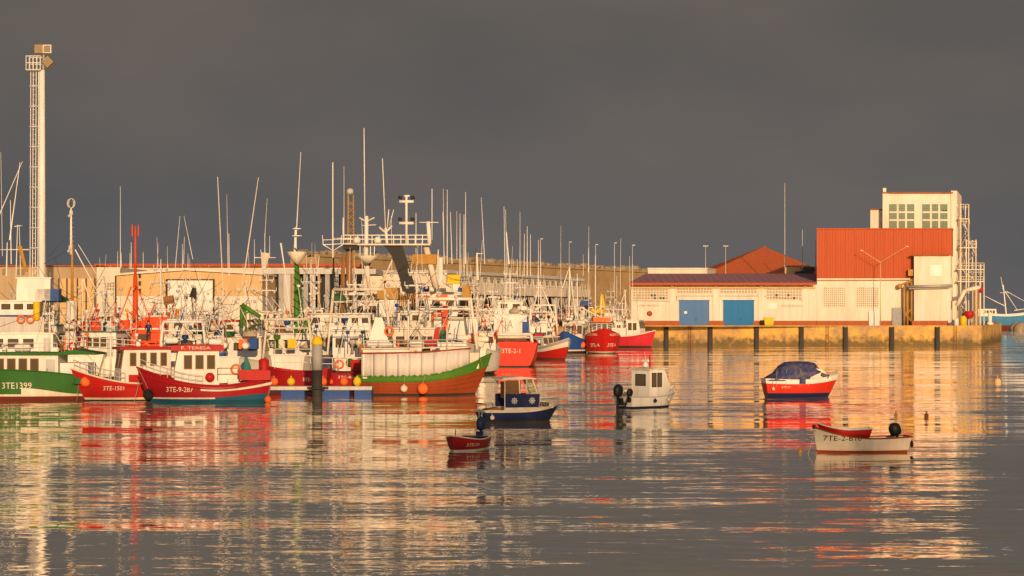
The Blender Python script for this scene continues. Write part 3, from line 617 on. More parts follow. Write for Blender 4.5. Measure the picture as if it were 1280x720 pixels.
MB().lathe([(.5, 0), (.5, .06)], (X(812, Y)-o.x, -.02, Z(392, Y)-o.z), 16, 0, 'Y').obj('round_sign', 'roof_red', F_)
MB().bx(X(960.5, Y)-o.x, X(972, Y)-o.x, -.05, -.002, Z(385.5, Y)-o.z, Z(379, Y)-o.z).obj('notice_board', 'white', F_)

# wheelie bin / yellow bin and bollards on the apron
yb = thing('waste_bin', 'yellow plastic bin against the red plinth right of the bright blue door', 'bin', (X(961, 377), 377, QZ+.01))
MB().prism([(-.75, .2), (.75, .2), (.9, 1.35), (-.9, 1.35)], -.5, .5).obj('body', 'yellow', yb); MB().prism([(-.95, 1.36), (.95, 1.36), (.8, 1.62), (-.8, 1.62)], -.56, .56).obj('lid', 'yellow', yb)
for xx in (-.6, .6): MB().lathe([(.14, -.04), (.14, .04)], (xx, -.4, .14), 10, 0, 'Y').obj('wheel', 'tyre', yb)

# rooftop plant and hip roof hall behind
H2 = bthing('rooftop_store', 'low cream box showing above the purple brown roof', 'building', 848, 398); wallz(H2, 'wall', 'wall_white', 810, 884, 336.5, 398, 10)
G(H2, 'parapet', 'wall_white', 809.5, 884.5, 334.8, 336.4, 398, 10.1, proud=.15)
Y = 420; HR = bthing('red_roof_hall', 'hall with a broad orange red hipped roof behind the cream fish hall', 'building', 955, Y); o = HR.location
wallz(HR, 'wall', 'wall_tan', 884, 1030, 342, Y, 50)
zr = Z(309, 445)-o.z; ze = Z(342, Y)-o.z; zl = Z(334, Y)-o.z
mb = MB(); A = (X(882, Y)-o.x, -1, ze); Bp = (X(1034, Y)-o.x, -1, ze); C_ = (X(1030, Y)-o.x+4, 51, ze); D_ = (X(884, Y)-o.x-1, 51, ze); P1 = (X(955, 440)-o.x, 20, zr); P2 = (X(962, 440)-o.x, 32, zr)
mb.add([A, Bp, C_, D_, P1, P2], [(0, 1, 4), (1, 2, 5, 4), (2, 3, 5), (3, 0, 4, 5), (3, 2, 1, 0)]); mb.obj('roof', 'tile_orange', HR)
mb = MB(); mb.tube(P1, P2, .25, .25, 6)
mb.obj('ridge_tiles', 'rust', HR)
ann = bthing('roof_annex', 'small tan annex with dark roof wedged beside the tall red cladding', 'building', 1000, 399)
G(ann, 'wall', 'wall_tan', 981, 1001, 334, 343, 399, 5); o = ann.location
mb = MB(); mb.add([(X(996, 397)-o.x, -2, Z(342, 397)-o.z), (X(1020, 397)-o.x, -2, Z(342, 397)-o.z), (X(1020, 397)-o.x, 4, Z(333, 401)-o.z), (X(996, 397)-o.x, 4, Z(334, 401)-o.z)], [(0, 1, 2, 3)]); mb.obj('roof', 'dark', ann)
# --- ice factory
Y = 380; IF = bthing('ice_factory', 'tall cream factory with orange red metal cladding and a windowed tower at the quay end', 'building', 1110, Y); o = IF.location
wallz(IF, 'wall', 'wall_white', 1021.2, 1189.6, 347.8, Y, 26)
mb = MB(); xa = X(1021.2, Y)-o.x; xb = X(1190, Y)-o.x; zt = Z(287, Y)-o.z; zb = Z(347.5, Y)-o.z
mb.bx(xa, X(1143, Y)-o.x, -.25, 18, zb, zt); mb.bx(X(1143, Y)-o.x, xb, -.25, 18, Z(319.5, Y)-o.z, zt-.003); mb.obj('cladding', 'roof_red', IF)
cf = MB(); cf.bx(xa-.1, xb+.1, -.4, 18.2, zt+.003, zt+.25)
for k in range(1, 14): xx = xa+(xb-xa)*k/14; cf.bx(xx-.05, xx+.05, -.31, -.252, (zb if xx < X(1143, Y)-o.x else Z(319, Y)-o.z), zt)
cf.obj('flashing', 'roof_red', IF)
wallz(IF, 'tower_block', 'wall_white', 1103, 1190.5, 242, 384, 16, Z(290, Y))
MB().bx(X(1102.5, 384)-o.x, X(1191, 384)-o.x, 3.7, 20.3, Z(242, 384)-o.z, Z(240.2, 384)-o.z).obj('parapet', 'rust', IF)
MB().bx(X(1103, 384)-o.x, X(1110, 384)-o.x, 3.75, 5, Z(287, 384)-o.z, Z(241.8, 384)-o.z).bx(X(1188.5, 384)-o.x, X(1196, 384)-o.x, 3.75, 22, -.0, Z(238.5, 384)-o.z).obj('corner_pier', 'wall_white', IF)
MB().bx(X(1104, 384)-o.x, X(1108, 384)-o.x, 4.2, 5, Z(240, 384)-o.z, Z(235, 384)-o.z).obj('vent', 'steel', IF)
wallz(IF, 'stair_block', 'wall_white', 1088, 1103, 262.5, 386, 9, Z(290, Y)); MB().bx(X(1087.6, 386)-o.x, X(1103, 386)-o.x, 5.8, 15.2, Z(262.4, 386)-o.z, Z(261.2, 386)-o.z).obj('coping', 'rust', IF)
blockwin(IF, 1111.5, 1142.5, 255.5, 285, 384, 9, 9, 'green_frame', 'glass_green', (), .045)
blockwin(IF, 1153, 1184, 255.5, 285, 384, 9, 9, 'green_frame', 'glass_green', {(7, 2), (8, 2)}, .045)
for px0, px1 in ((1111.5, 1142.5), (1153, 1184)):
    g = MB()
    for k in (1, 2):
        xx = X(px0+(px1-px0)*k/3, 384)-o.x; zz = Z(255.5+29.5*k/3, 384)-o.z
        g.bx(xx-.17, xx+.17, 3.83, 3.89, Z(285, 384)-o.z, Z(255.5, 384)-o.z); g.bx(X(px0, 384)-o.x, X(px1, 384)-o.x, 3.81, 3.885, zz-.15, zz+.15)
    g.obj('mullions', 'wall_white', IF)
G(IF, 'projecting_bay', 'wall_white', 1143.5, 1189, 320, 408.6, Y, 3, proud=2.0)
MB().bx(X(1142.5, 378)-o.x, X(1190, 378)-o.x, -2.35, -.3, Z(320, 378)-o.z, Z(318.4, 378)-o.z).obj('bay_roof', 'rust', IF)
MB().bx(X(1166, 378)-o.x, X(1181, 378)-o.x, -2.06, -2.003, Z(345, 378)-o.z, Z(331, 378)-o.z).obj('painted_patch', 'white', IF)
for px0, px1 in ((1029.5, 1057), (1070.5, 1098)): blockwin(IF, px0, px1, 359, 383.5, Y, 11, 9, 'cream', 'glassblock', (), .06)
MB().bx(X(1021.5, Y)-o.x, X(1143, Y)-o.x, -.2, -.002, -.005, Z(401, Y)-o.z).bx(X(1143.5, 378)-o.x, X(1188.8, 378)-o.x, -2.2, -2.003, -.005, Z(401, 378)-o.z).obj('brick_plinth', 'brick', IF)
MB().bx(X(1086.5, Y)-o.x, X(1099.5, Y)-o.x, -.35, -.21, .02, Z(389, Y)-o.z).obj('door', 'white', IF)
dg_ = MB().bx(X(1115.5, Y)-o.x, X(1129, Y)-o.x, -.35, -.21, .02, Z(384.5, Y)-o.z).obj('door', 'grey', IF)
# conveyor pipes
pp = MB()
for px in (1131, 1135, 1140): pp.tube((X(px, Y)-o.x, -1.2, .1), (X(px, Y)-o.x, -1.2, Z(352 if px != 1131 else 358, Y)-o.z), .2, .2, 8)
pp.tube((X(1131, Y)-o.x, -1.2, Z(396, Y)-o.z), (X(1141, Y)-o.x, -1.2, Z(385, Y)-o.z), .13, .13, 6); pp.tube((X(1141, Y)-o.x, -1.2, Z(404, Y)-o.z), (X(1132, Y)-o.x, -1.2, Z(390, Y)-o.z), .13, .13, 6)
pp.tube((X(1124, Y)-o.x, -1.0, Z(357, Y)-o.z), (X(1141, Y)-o.x, -1.2, Z(350, Y)-o.z), .16, .16, 6); pp.bx(X(1136, Y)-o.x, X(1142, Y)-o.x, -1.6, -.5, Z(345, Y)-o.z, Z(337, Y)-o.z); pp.ball((X(1125, Y)-o.x, -1.1, Z(358, Y)-o.z), .5, 8)
pp.obj('pipework', 'ochre', IF)
MB().tube((X(1141, 377)-o.x, -2.5, Z(358.5, 377)-o.z), (X(1196, 377)-o.x, -2.5, Z(357, 377)-o.z), .26, .26, 8).tube((X(1141, 377)-o.x, -2.5, Z(361, 377)-o.z), (X(1192, 377)-o.x, -2.5, Z(360, 377)-o.z), .12, .12, 6).obj('ice_pipe', 'steel', IF)
MB().tube((X(1022, Y)-o.x, -.4, Z(350.5, Y)-o.z), (X(1140, Y)-o.x, -.4, Z(350, Y)-o.z), .07, .07, 5).obj('gutter', 'ochre', IF)
# outside steel stair on the right flank
st = thing('steel_stair', 'rusty cream steel stair tower climbing the right flank of the factory', 'stairs', (X(1210, 384), 384, QZ+.01)); o = st.location
def sx(px): return X(px, 384)-o.x
def sz(py): return Z(py, 384)-o.z
levels = [(1196, 1208, 274), (1196, 1218, 310), (1194, 1227, 337), (1194, 1227, 352)]
for px0, px1, py in levels: MB().bx(sx(px0), sx(px1), -2, 1, sz(py)-.1, sz(py)+.06).obj('landing', 'cream', st)
fl = [((1208, 292), (1197, 310)), ((1199, 274), (1209, 292)), ((1216, 318), (1199, 337)), ((1208, 300), (1217, 318)), ((1200, 337), (1218, 352)), ((1218, 352), (1197, 378)), ((1198, 380), (1216, 406))]
for (a0, a1), (b0, b1) in fl:
    f = MB(); p = Vector((sx(a0), -1.6, sz(a1))); q_ = Vector((sx(b0), -1.6, sz(b1)))
    for dy in (0, 1.1): f.tube(p+Vector((0, dy, 0)), q_+Vector((0, dy, 0)), .09, .09, 5); f.tube(p+Vector((0, dy, 1)), q_+Vector((0, dy, 1)), .035, .035, 4)
    n = int(abs(p.z-q_.z)/.3)
    for i in range(n): c = p.lerp(q_, (i+.5)/n); f.box(c+Vector((0, .55, 0)), (.28, 1.1, .04)); 
    for i in range(0, n+1, 3): c = p.lerp(q_, i/max(1, n)); f.tube(c, c+Vector((0, 0, 1)), .03, .03, 4)
    f.obj('flight', 'steel', st)
for px, py0 in ((1198, 255), (1208, 256), (1217, 300), (1227, 330), (1222, 352), (1205, 300)):
    for dy in (-1.9, .9): MB().tube((sx(px), dy, 0), (sx(px), dy, sz(py0)), .11, .11, 6).obj('post', 'cream', st)
for px0, px1, py in ((1198, 1208, 256), (1198, 1209, 274), (1205, 1218, 302), (1196, 1227, 329), (1208, 1227, 337), (1196, 1226, 346), (1217, 1217.5, 310)):
    g = MB(); g.tube((sx(px0), -1.9, sz(py)), (sx(px1), -1.9, sz(py)), .05, .05, 4); g.tube((sx(px0), -1.9, sz(py)-.5), (sx(px1), -1.9, sz(py)-.5), .05, .05, 4); g.tube((sx(px1), -1.9, sz(py)), (sx(px1), .9, sz(py)), .05, .05, 4)
    n = max(1, int((px1-px0)/3))
    for i in range(n+1): xx = sx(px0+(px1-px0)*i/n); g.tube((xx, -1.9, sz(py)), (xx, -1.9, sz(py)-1.0), .035, .035, 4)
    g.obj('railing', 'cream', st)
g = MB()
for a0, a1 in (((1198, 400), (1208, 375)), ((1208, 400), (1198, 375)), ((1200, 370), (1222, 356)), ((1198, 330), (1208, 305)), ((1208, 330), (1198, 305))): g.tube((sx(a0[0]), .9, sz(a0[1])), (sx(a1[0]), .9, sz(a1[1])), .08, .08, 5)
g.obj('brace', 'cream', st)
# ice chute, drum, red and yellow gear below the stair
ch = thing('ice_chute', 'pale sloping ice chute reaching out under the steel stair', 'chute', (X(1205, 376), 376, QZ+.01)); o = ch.location
MB().path([(X(1196, 376)-o.x, 0, Z(382, 376)-o.z), (X(1206, 376)-o.x, 0, Z(363, 376)-o.z), (X(1226, 376)-o.x, 0, Z(359, 376)-o.z)], .38, 8).obj('tube', 'cream', ch)
MB().tube((X(1222, 376)-o.x, 0, 0), (X(1222, 376)-o.x, 0, Z(360, 376)-o.z), .16, .16, 6).tube((X(1217, 376)-o.x, 0, 0), (X(1217, 376)-o.x, 0, Z(360, 376)-o.z), .16, .16, 6).obj('leg', 'ochre', ch)
MB().tube((X(1226, 376)-o.x, 0, Z(358.5, 376)-o.z), (X(1225.4, 376)-o.x, 0, Z(366, 376)-o.z), .4, .28, 8).obj('spout', 'red', ch)
def drum(px, Y, r, h, m, label, name='drum'):
    tag(MB().lathe([(r*.96, 0), (r, .03), (r, h*.33), (r*1.04, h*.35), (r, h*.37), (r, h*.66), (r*1.04, h*.68), (r, h*.7), (r, h-.03), (r*.94, h)], (0, 0, 0), 14).obj(name, m, None, (X(px, Y), Y, QZ+.012)), label, 'drum')
drum(1195.5, 374.5, .42, 1.35, 'white', 'pale drum standing at the quay edge under the steel stair')
yb = thing('forklift_tank', 'yellow upright tank with dark cap under the steel stair', 'tank', (X(1204, 375.2), 375.2, QZ+.012)); MB().lathe([(.5, 0), (.62, .1), (.62, 1.5), (.45, 1.8), (.2, 1.95)], (0, 0, 0), 14).obj('body', 'yellow', yb); MB().lathe([(.22, 1.96), (.22, 2.3), (.1, 2.4)], (0, 0, 0), 10).obj('cap', 'dark', yb)
rh = thing('hose_hopper', 'red funnel shaped hopper on legs beside the yellow tank', 'hopper', (X(1211.5, 375.5), 375.5, QZ+.012)); MB().lathe([(.25, 1.3), (.85, 1.9), (.85, 2.7), (.7, 2.75)], (0, 0, 0), 12).obj('bowl', 'red', rh)
for a in (.5, 2.6, 4.7): MB().tube((cos(a)*.6, sin(a)*.6, 0), (cos(a)*.5, sin(a)*.5, 1.75), .05, .05, 5).obj('leg', 'steel', rh)
for i, px in enumerate((1229, 1233, 1237, 1241, 1245)):
    tag(MB().lathe([(.14, 0), (.14, .5), (.2, .58), (.12, .7)], (0, 0, 0), 8).obj('bollard', 'rust', None, (X(px, 385+i*8), 385+i*8, QZ+.2)), ('near end of the quay: rusty bollard closest to the steel stair', 'rusty bollard second from the steel stair at the quay end', 'rusty bollard directly behind the white beacon post', 'rusty bollard just right of the white beacon post', 'rusty bollard at the far right corner of the quay')[i], 'bollard', 'bollards at the quay end')
tag(MB().lathe([(.6, 0), (.7, .3), (.35, .5), (.4, 1.8), (.15, 2.4)], (0, 0, 0), 10).obj('beacon_post', 'white', None, (X(1237.5, 392), 392, QZ+.2)), 'white squat beacon post standing at the quay end', 'beacon')
# lamp posts
def lamp(px, Y, ytop, label, arms=1, m='lgrey', ybase=None, spread=None):
    r = thing('street_lamp', label, 'street lamp', (X(px, Y), Y, QZ+.01), 0, 'lamp posts on the quay'); zt = Z(ytop, Y)-QZ
    MB().tube((0, 0, 0), (0, 0, zt), .1, .055, 8).obj('pole', m, r)
    if spread:
        dx0, y0, dx1, y1 = spread
        for dx, yy in ((dx0, y0), (dx1, y1)): MB().tube((0, 0, zt), (dx, 0, Z(yy, Y)-QZ), .055, .04, 6).obj('arm', m, r); MB().box((dx, -.1, Z(yy, Y)-QZ), (.5, .22, .1)).obj('lamp_head', 'cream', r)
    else:
        for k in range(arms): sd = 1-2*k; MB().box((sd*.25, -.05, zt+.06), (.5, .22, .12)).obj('lamp_head', 'white', r)
lamp(1100.5, 376.2, 328, 'double armed street lamp spreading in a wide V before the red cladding', 2, 'wall_tan', spread=(X(1077, 376)-X(1100.5, 376), 313, X(1134, 376)-X(1100.5, 376), 308))
for px, yt, Yl, lab in ((882, 308, 402, 'tall single lamp mast rising left of the red hipped roof'), (907, 308, 412, 'thin lamp mast in front of the left slope of the red hipped roof')): lamp(px, Yl, yt, lab, 2)
for px, yt, Yl, lab in ((711.5, 303, 420, 'lamp post over the right end of the white fish market'), (744.5, 306, 425, 'lamp post before the tan breakwater, second from the fish hall'), (768, 304, 430, 'lamp post before the tan breakwater, leaning shadow near the hall'), (790.5, 307, 392, 'lamp post touching the left end of the purple brown roof'), (675.5, 299, 415, 'lamp post above the middle of the white fish market')): lamp(px, Yl, yt, lab, 1)
def antenna(px, Y, y0, y1, label, z0=None):
    tag(MB().tube((0, 0, 0), (0, 0, Z(y0, Y)-Z(y1, Y)), .1, .05, 6).lathe([(.2, 0), (.2, .3)], (0, 0, 0), 8).obj('radio_mast', 'lgrey', None, (X(px, Y), Y, Z(y1, Y))), label, 'antenna')
antenna(981, 400, 229, 334, 'tall thin radio mast behind the red hipped roof')
antenna(1003, 400, 287, 338, 'short thin mast left of the tall red cladding')
antenna(1019.5, 399, 300, 336, 'stub mast against the edge of the tall red cladding')

# --- left quay sheds
Y = 268; SA = bthing('harbour_shed', 'long beige corrugated shed behind the boats at the far left', 'building', 40, Y)
wallz(SA, 'wall', 'wall_beige', -80, 120.5, 333.5, Y, 30); o = SA.location
MB().bx(X(-80, Y)-o.x, X(120.8, Y)-o.x, -.25, 30, Z(333.4, Y)-o.z, Z(331.5, Y)-o.z).obj('parapet', 'rust', SA)
G(SA, 'door', 'wall_tan', 74, 120, 348, 408, Y, .1, proud=.1)
g = MB()
for px in (74, 84, 97, 108, 119): g.bx(X(px, Y)-o.x-.08, X(px, Y)-o.x+.08, -.2, -.101, 0, Z(348, Y)-o.z)
g.obj('door_post', 'dark', SA)
for px in (8, 24, 30): G(SA, 'window', 'glassblock', px-5, px+1, 336, 344, Y, .05, proud=.06)
Y = 290; SB = bthing('ice_store', 'white warehouse with a long red roof edge behind the orange boat', 'building', 260, Y); o = SB.location
wallz(SB, 'wall', 'wall_white', 120.6, 445, 333.5, Y, 30); G(SB, 'side_wing', 'wall_white', 120.8, 150, 334, 408, 267, 20)
MB().bx(X(119, Y)-o.x, X(450, Y)-o.x, -.7, 30, Z(333.4, Y)-o.z, Z(329.8, Y)-o.z).obj('roof', 'roof_red', SB)
for i in range(3):
    for j in range(3): G(SB, 'window', 'glassblock', 134+i*3.3, 136+i*3.3, 353+j*3.6, 355.4+j*3.6, 267, .05, proud=.06)
Y = 262; SC = bthing('net_store', 'gable fronted store with tan upper wall and white lower wall behind the boats', 'building', 236, Y); o = SC.location
mb = MB(); xa = X(145, Y)-o.x; xb = X(328, Y)-o.x; zz = Z(370, Y)-o.z
mb.bx(xa, xb, 0, 20, 0, zz); mb.obj('wall', 'wall_white', SC)
mb = MB(); mb.prism([(xa, zz+.004), (xb, zz+.004), (xb, Z(344, Y)-o.z), (X(232, Y)-o.x, Z(338.5, Y)-o.z), (xa, Z(345, Y)-o.z)], -.06, 20); mb.obj('upper_wall', 'wall_tan', SC)
mb = MB(); 
for (p0, y0), (p1, y1) in (((143, 344.6), (232, 338)), ((232, 338), (330, 343.6))): a = Vector((X(p0, Y)-o.x, 0, Z(y0, Y)-o.z)); b = Vector((X(p1, Y)-o.x, 0, Z(y1, Y)-o.z)); mb.add([a+Vector((0, -.5, 0)), b+Vector((0, -.5, 0)), b+Vector((0, 20, 0)), a+Vector((0, 20, 0)), a+Vector((0, -.5, .25)), b+Vector((0, -.5, .25)), b+Vector((0, 20, .25)), a+Vector((0, 20, .25))], [(0,3,2,1), (4,5,6,7), (0,1,5,4), (1,2,6,5), (2,3,7,6), (3,0,4,7)])
mb.obj('roof', 'wall_white', SC)
d_ = G(SC, 'door', 'white', 210, 266, 350.5, 415, Y, .05, proud=.16)
mb = MB(); 
for p in (208.5, 267.5): mb.bx(X(p, Y)-o.x-.1, X(p, Y)-o.x+.1, -.3, -.07, 0, Z(349, Y)-o.z)
mb.bx(X(208.5, Y)-o.x, X(267.5, Y)-o.x, -.29, -.07, Z(350.3, Y)-o.z, Z(349, Y)-o.z); mb.obj('frame', 'dark', d_)
for k in range(3): G(SC, 'wall_lamp', 'dark', 174, 176.3, 342+k*9.5, 347+k*9.5, Y, .05, proud=.5)
MB().tube((xa, -.2, 0), (xa, -.2, Z(345, Y)-o.z), .1, .1, 5).obj('downpipe', 'dark', SC)
Y = 276; SD = bthing('loading_shed', 'grey open fronted loading shed with pale fascia and dark bays', 'building', 390, Y); o = SD.location
wallz(SD, 'back_wall', 'dark', 329, 446, 343, Y+1.2, 14)  # near-black colour paints in the shade of the open bays
MB().bx(X(327, Y)-o.x, X(470, Y)-o.x, -.3, 15.5, Z(342.5, Y)-o.z, Z(336, Y)-o.z).obj('fascia', 'lgrey', SD)
for i, px in enumerate((331, 339, 351, 357, 366, 382, 390, 397, 409, 421, 426, 440)): MB().bx(X(px, Y)-o.x-.28, X(px+(5 if i % 3 == 0 else 1), Y)-o.x+.22, -.1, 1.19, 0, Z(342.6, Y)-o.z).obj('pier', ('lgrey', 'wall_beige', 'grey')[i % 3], SD)
# fish market on columns, receding to the right
p0 = Vector((X(556, 302), 302, 0)); p1 = Vector((X(727, 372), 372, 0)); d = p1-p0; Lm = d.length; ang = math.atan2(d.y, d.x)
FM = thing('fish_market', 'long white two storey fish market on columns receding towards the breakwater', 'building', (p0.x, p0.y, QZ), ang)
z1 = 12.1-QZ; zb = 8.7-QZ
MB().bx(0, Lm, 0, 14, zb+1.2, z1-.5).obj('upper_wall', 'wall_white', FM)
MB().bx(-.3, Lm+.3, -.5, 14.2, z1-.49, z1).obj('roof', 'lgrey', FM)
MB().bx(-.2, Lm+.2, -1.6, 14.1, zb-.1, zb+1.19).obj('balcony', 'wall_white', FM)
MB().bx(0, Lm, 5, 14, 0, zb-.11).obj('lower_wall', 'dark', FM)  # near-black wall: shade of the open ground floor put into its colour
for i in range(22):
    x = Lm*(i+.5)/22; f = MB().bx(x-1.1, x+1.1, -.06, -.003, zb+1.75, z1-.75).obj('window', 'lgrey', FM); MB().bx(x-1.0, x-.06, -.075, -.062, zb+1.85, z1-.85).bx(x+.06, x+1.0, -.075, -.062, zb+1.85, z1-.85).obj('pane', 'glassblock', f)
for i in range(12): x = Lm*i/11; MB().bx(x-.3, x+.3, -1.3, -.7, 0, zb-.11).obj('column', 'lgrey', FM)
for i in range(11):
    x = Lm*i/11; MB().tube((x+.4, -1, 2.4), (x+2.4, -1, zb-.1), .14, .14, 5).obj('brace', 'lgrey', FM); MB().tube((x+Lm/11-.4, -1, 2.4), (x+Lm/11-2.4, -1, zb-.1), .14, .14, 5).obj('brace', 'lgrey', FM)
g = MB()
for k in (0, .45, .9): g.tube((0, -1.55, zb+1.3+k), (Lm, -1.55, zb+1.3+k), .03, .03, 4)
for i in range(46): g.tube((Lm*i/45, -1.55, zb+1.2), (Lm*i/45, -1.55, zb+2.2), .03, .03, 4)
g.obj('railing', 'white', FM)

# floodlight tower
Y = 252; FT = thing('floodlight_tower', 'tall white floodlight tower with caged ladder rising above the left boats', 'floodlight tower', (X(52.5, Y), Y, QZ+.01))
zt = Z(88, Y)-QZ; g = MB(); g.lathe([(.42, 0), (.40, zt*.5), (.34, zt)], (0, 0, 0), 12); g.obj('pole', 'white', FT)
g = MB(); xs = [-1.45, -1.15, -.8, -.5]
for x in xs: g.tube((x, -.1, 2), (x+.12, -.1, zt), .05, .05, 5)
k = 3.0
while k < zt: g.tube((-1.5, -.1, k), (-.3, 0, k), .06, .06, 5); g.tube((-1.48, -.1, k), (-1.0, -.7, k), .04, .04, 4); g.tube((-.3, -.1, k), (-1.0, -.7, k), .04, .04, 4); k += 2.45
k = 2.5
while k < zt: g.tube((-1.15, -.1, k), (-.8, -.1, k), .02, .02, 4); k += .6
g.obj('ladder', 'white', FT)
g = MB(); z0 = Z(88, Y)-QZ; z2 = Z(71, Y)-QZ
g.bx(-1.75, -.0, -.8, .8, z0-.06, z0+.04)
for z in (z0, (z0+z2)/2, z2): g.path([(-1.75, -.8, z), (0, -.8, z), (0, .8, z), (-1.75, .8, z), (-1.75, -.8, z)], .05, 4)
for x in (-1.75, -1.3, -.87, -.43, 0):
    for y in (-.8, .8): g.tube((x, y, z0), (x, y, z2), .045, .045, 4)
g.obj('platform', 'white', FT)
z3 = Z(68, Y)-QZ; MB().tube((.15, 0, zt), (.2, 0, z3+.2), .14, .12, 6).obj('head_post', 'steel', FT)
for (x, z, m_, tl) in ((-.25, Z(62, Y)-QZ, 'ochre', 0), (.75, Z(62, Y)-QZ, 'cream', 0), (.8, Z(78, Y)-QZ, 'ochre', .8)):
    mx = Matrix.Rotation(tl, 3, 'Y'); f = MB().box((x, -.4, z), (1.0, .5, 1.0), 0, mx=mx).obj('floodlight', m_, FT); MB().box((x, -.67, z), (.8, .03, .8), 0, mx=mx).obj('lens', 'glassblock', f)
# lattice radio tower, brown
Y = 250; LT = thing('lattice_tower', 'rust brown lattice mast behind the deep sea trawlers', 'lattice tower', (X(437.5, Y), Y, QZ+.01)); g = MB(); zt = Z(243, Y)-QZ
for a in (0, 2.09, 4.19): g.tube((.55*cos(a), .55*sin(a), 0), (.4*cos(a), .4*sin(a), zt), .08, .07, 5)
k = 0
while k < zt-1:
    for a in (0, 2.09, 4.19): g.tube((.5*cos(a), .5*sin(a), k), (.5*cos(a+2.09), .5*sin(a+2.09), k+.8), .04, .04, 4)
    k += .8
g.obj('frame', 'ochre', LT); MB().lathe([(.3, 0), (.42, .2), (.42, .5), (.2, .7)], (0, 0, zt), 10).obj('beacon', 'lgrey', LT)

# the pier buildings follow the skewed pier: side walls run parallel to the pier's end
for root in (F_, IF, H2, ann):
    stack = list(root.children_recursive)
    for c in stack:
        if c.type == 'MESH' and not c.data.get('sk'):
            my = min(v.co.y for v in c.data.vertices); my = my if my > 3 and root is IF else 0
            for v in c.data.vertices: v.co.x += .262*(v.co.y-my)
            c.data['sk'] = 1

V3 = Vector
# ================================================================ open moored boats
# small crimson dinghy, bow towards us
b = Boat('rowing_boat', 'small dark red dinghy with a blue outboard motor moored nearest the viewer', 'dinghy', 582.5, 562, 3.1, 1.42, -112, (.50, .46, .68), 'red dinghy', d=.2, rake=.35, ts=.8, full=2.4, wlb=1.6)
b.hull([(.06, 'white'), (1, 'dred')], bul=.3, deckm='wood', cap='cream', capr=.03)
b.letter('3TE-206', -1, -.55, 1.2, .2, .16, 'cream'); b.letter('3TE-206', 1, .95, .8, .2, .13, 'cream')
b.outboard(-1.5, 0, .62, 'navy', 1.15, 0)
for x in (-.6, .3): MB().bx(x-.12, x+.12, -.5, .5, .36, .39).obj('thwart', 'wood', b.root)
MB().prism([(-1.3, .5), (-.7, .53), (-.7, .57), (-1.3, .54)], -.5, .5).obj('stern_cover', 'tarp_blue', b.root)
MB().tube((1.15, 0, .5), (1.15, 0, .95), .02).obj('mooring_post', 'dark', b.root)

# blue cabin boat
b = Boat('motorboat', 'navy hulled cabin boat with blue side curtains marked with a white wheel', 'motorboat', 650, 526, 4.75, 1.9, 22, (.62, .6, 1.02), 'navy cabin boat', d=.25, rake=.8, ts=.85, full=2.6)
b.hull([(.07, 'dark'), ('.84', 'navy'), (1, 'cream')], bul=.18, deckm='cream', cap='cream', capr=.035)
r = b.root
MB().prism([(.45, .55), (1.75, .72), (1.7, .86), (1.05, 1.12), (.45, 1.18)], -.62, .62).obj('foredeck_cabin', 'cream', r)
for sd in (1, -1): b.window((1.2, sd*.62, .92), (1, 0, -.1), (0, sd, 0), .42, .14)
g = MB()
for sd in (1, -1):
    g.prism([(-1.15, 1.75), (-1.0, 1.75), (-1.0, 2.22), (-1.15, 2.22)], sd*.72-.02, sd*.72+.02); g.prism([(-.35, 1.55), (-.28, 1.55), (-.32, 2.3), (-.39, 2.3)], sd*.74-.02, sd*.74+.02); g.prism([(.82, 1.18), (.92, 1.18), (.5, 2.32), (.42, 2.32)], sd*.64-.03, sd*.64+.03)
    g.tube((-1.2, sd*.74, .6), (-1.2, sd*.74, 2.28), .025); g.tube((.1, sd*.74, .6), (.1, sd*.74, 2.28), .025)
g.bx(.46, .5, -.6, .6, 2.27, 2.33); g.obj('cabin_frame', 'cream', r)
MB().prism([(-1.35, 2.31), (.58, 2.31), (.68, 2.36), (-.3, 2.46), (-1.35, 2.40)], -.84, .84).obj('hard_top', 'cream', r)
for x0, x1 in ((-1.17, -.12), (-.06, .85)):
    o_ = MB().bx(x0, x1, -.77, -.75, .78, 1.5).obj('side_curtain', 'navy', r); g = MB(); c = (x0/2+x1/2, -.785, 1.14)
    g.torus(c, .13, .018, (0, 1, 0), 16, 4)
    for k in range(8): a = k*pi/4; g.tube(c, (c[0]+.2*cos(a), c[1], c[2]+.2*sin(a)), .014, .014, 4)
    g.obj('wheel_emblem', 'white', o_); MB().bx(x0, x1, .75, .77, .78, 1.5).obj('side_curtain', 'navy', r)
MB().bx(-1.17, .85, -.765, -.745, .6, .77).bx(-1.17, .85, .745, .765, .6, .77).obj('coaming', 'cream', r)
MB().bx(-1.16, -.25, -.755, -.73, 1.52, 2.25).bx(-1.2, -1.17, -.7, -.1, 1.3, 2.2).obj('rear_curtain', 'net_brown', r)
wsm = MB(); wsm.add([(.86, -.6, 1.19), (.86, .6, 1.19), (.48, .6, 2.27), (.48, -.6, 2.27)], [(0, 1, 2, 3)]); wsm.obj('windscreen', 'perspex', r)
b.rail([(-2.3, -.75, .62), (-2.3, .75, .62), (-1.3, .8, .62)], .35, 1, 'dark', .018); b.bowrail(.66, .98, .3, 'steel', 1, .012)
MB().tube((-2.36, -.35, .7), (-2.42, -.35, -.1), .025).tube((-2.36, .1, .7), (-2.42, .1, -.1), .025).tube((-2.4, -.35, .35), (-2.4, .1, .35), .02).obj('boarding_ladder', 'steel', r)
MB().prism([(-2.1, .55), (-1.4, .58), (-1.4, .78), (-2.1, .7)], -.5, .3).obj('stern_bench', 'wood', r)
b.fender(-2.0, -1, 'cream', 'pale', .13, .25)

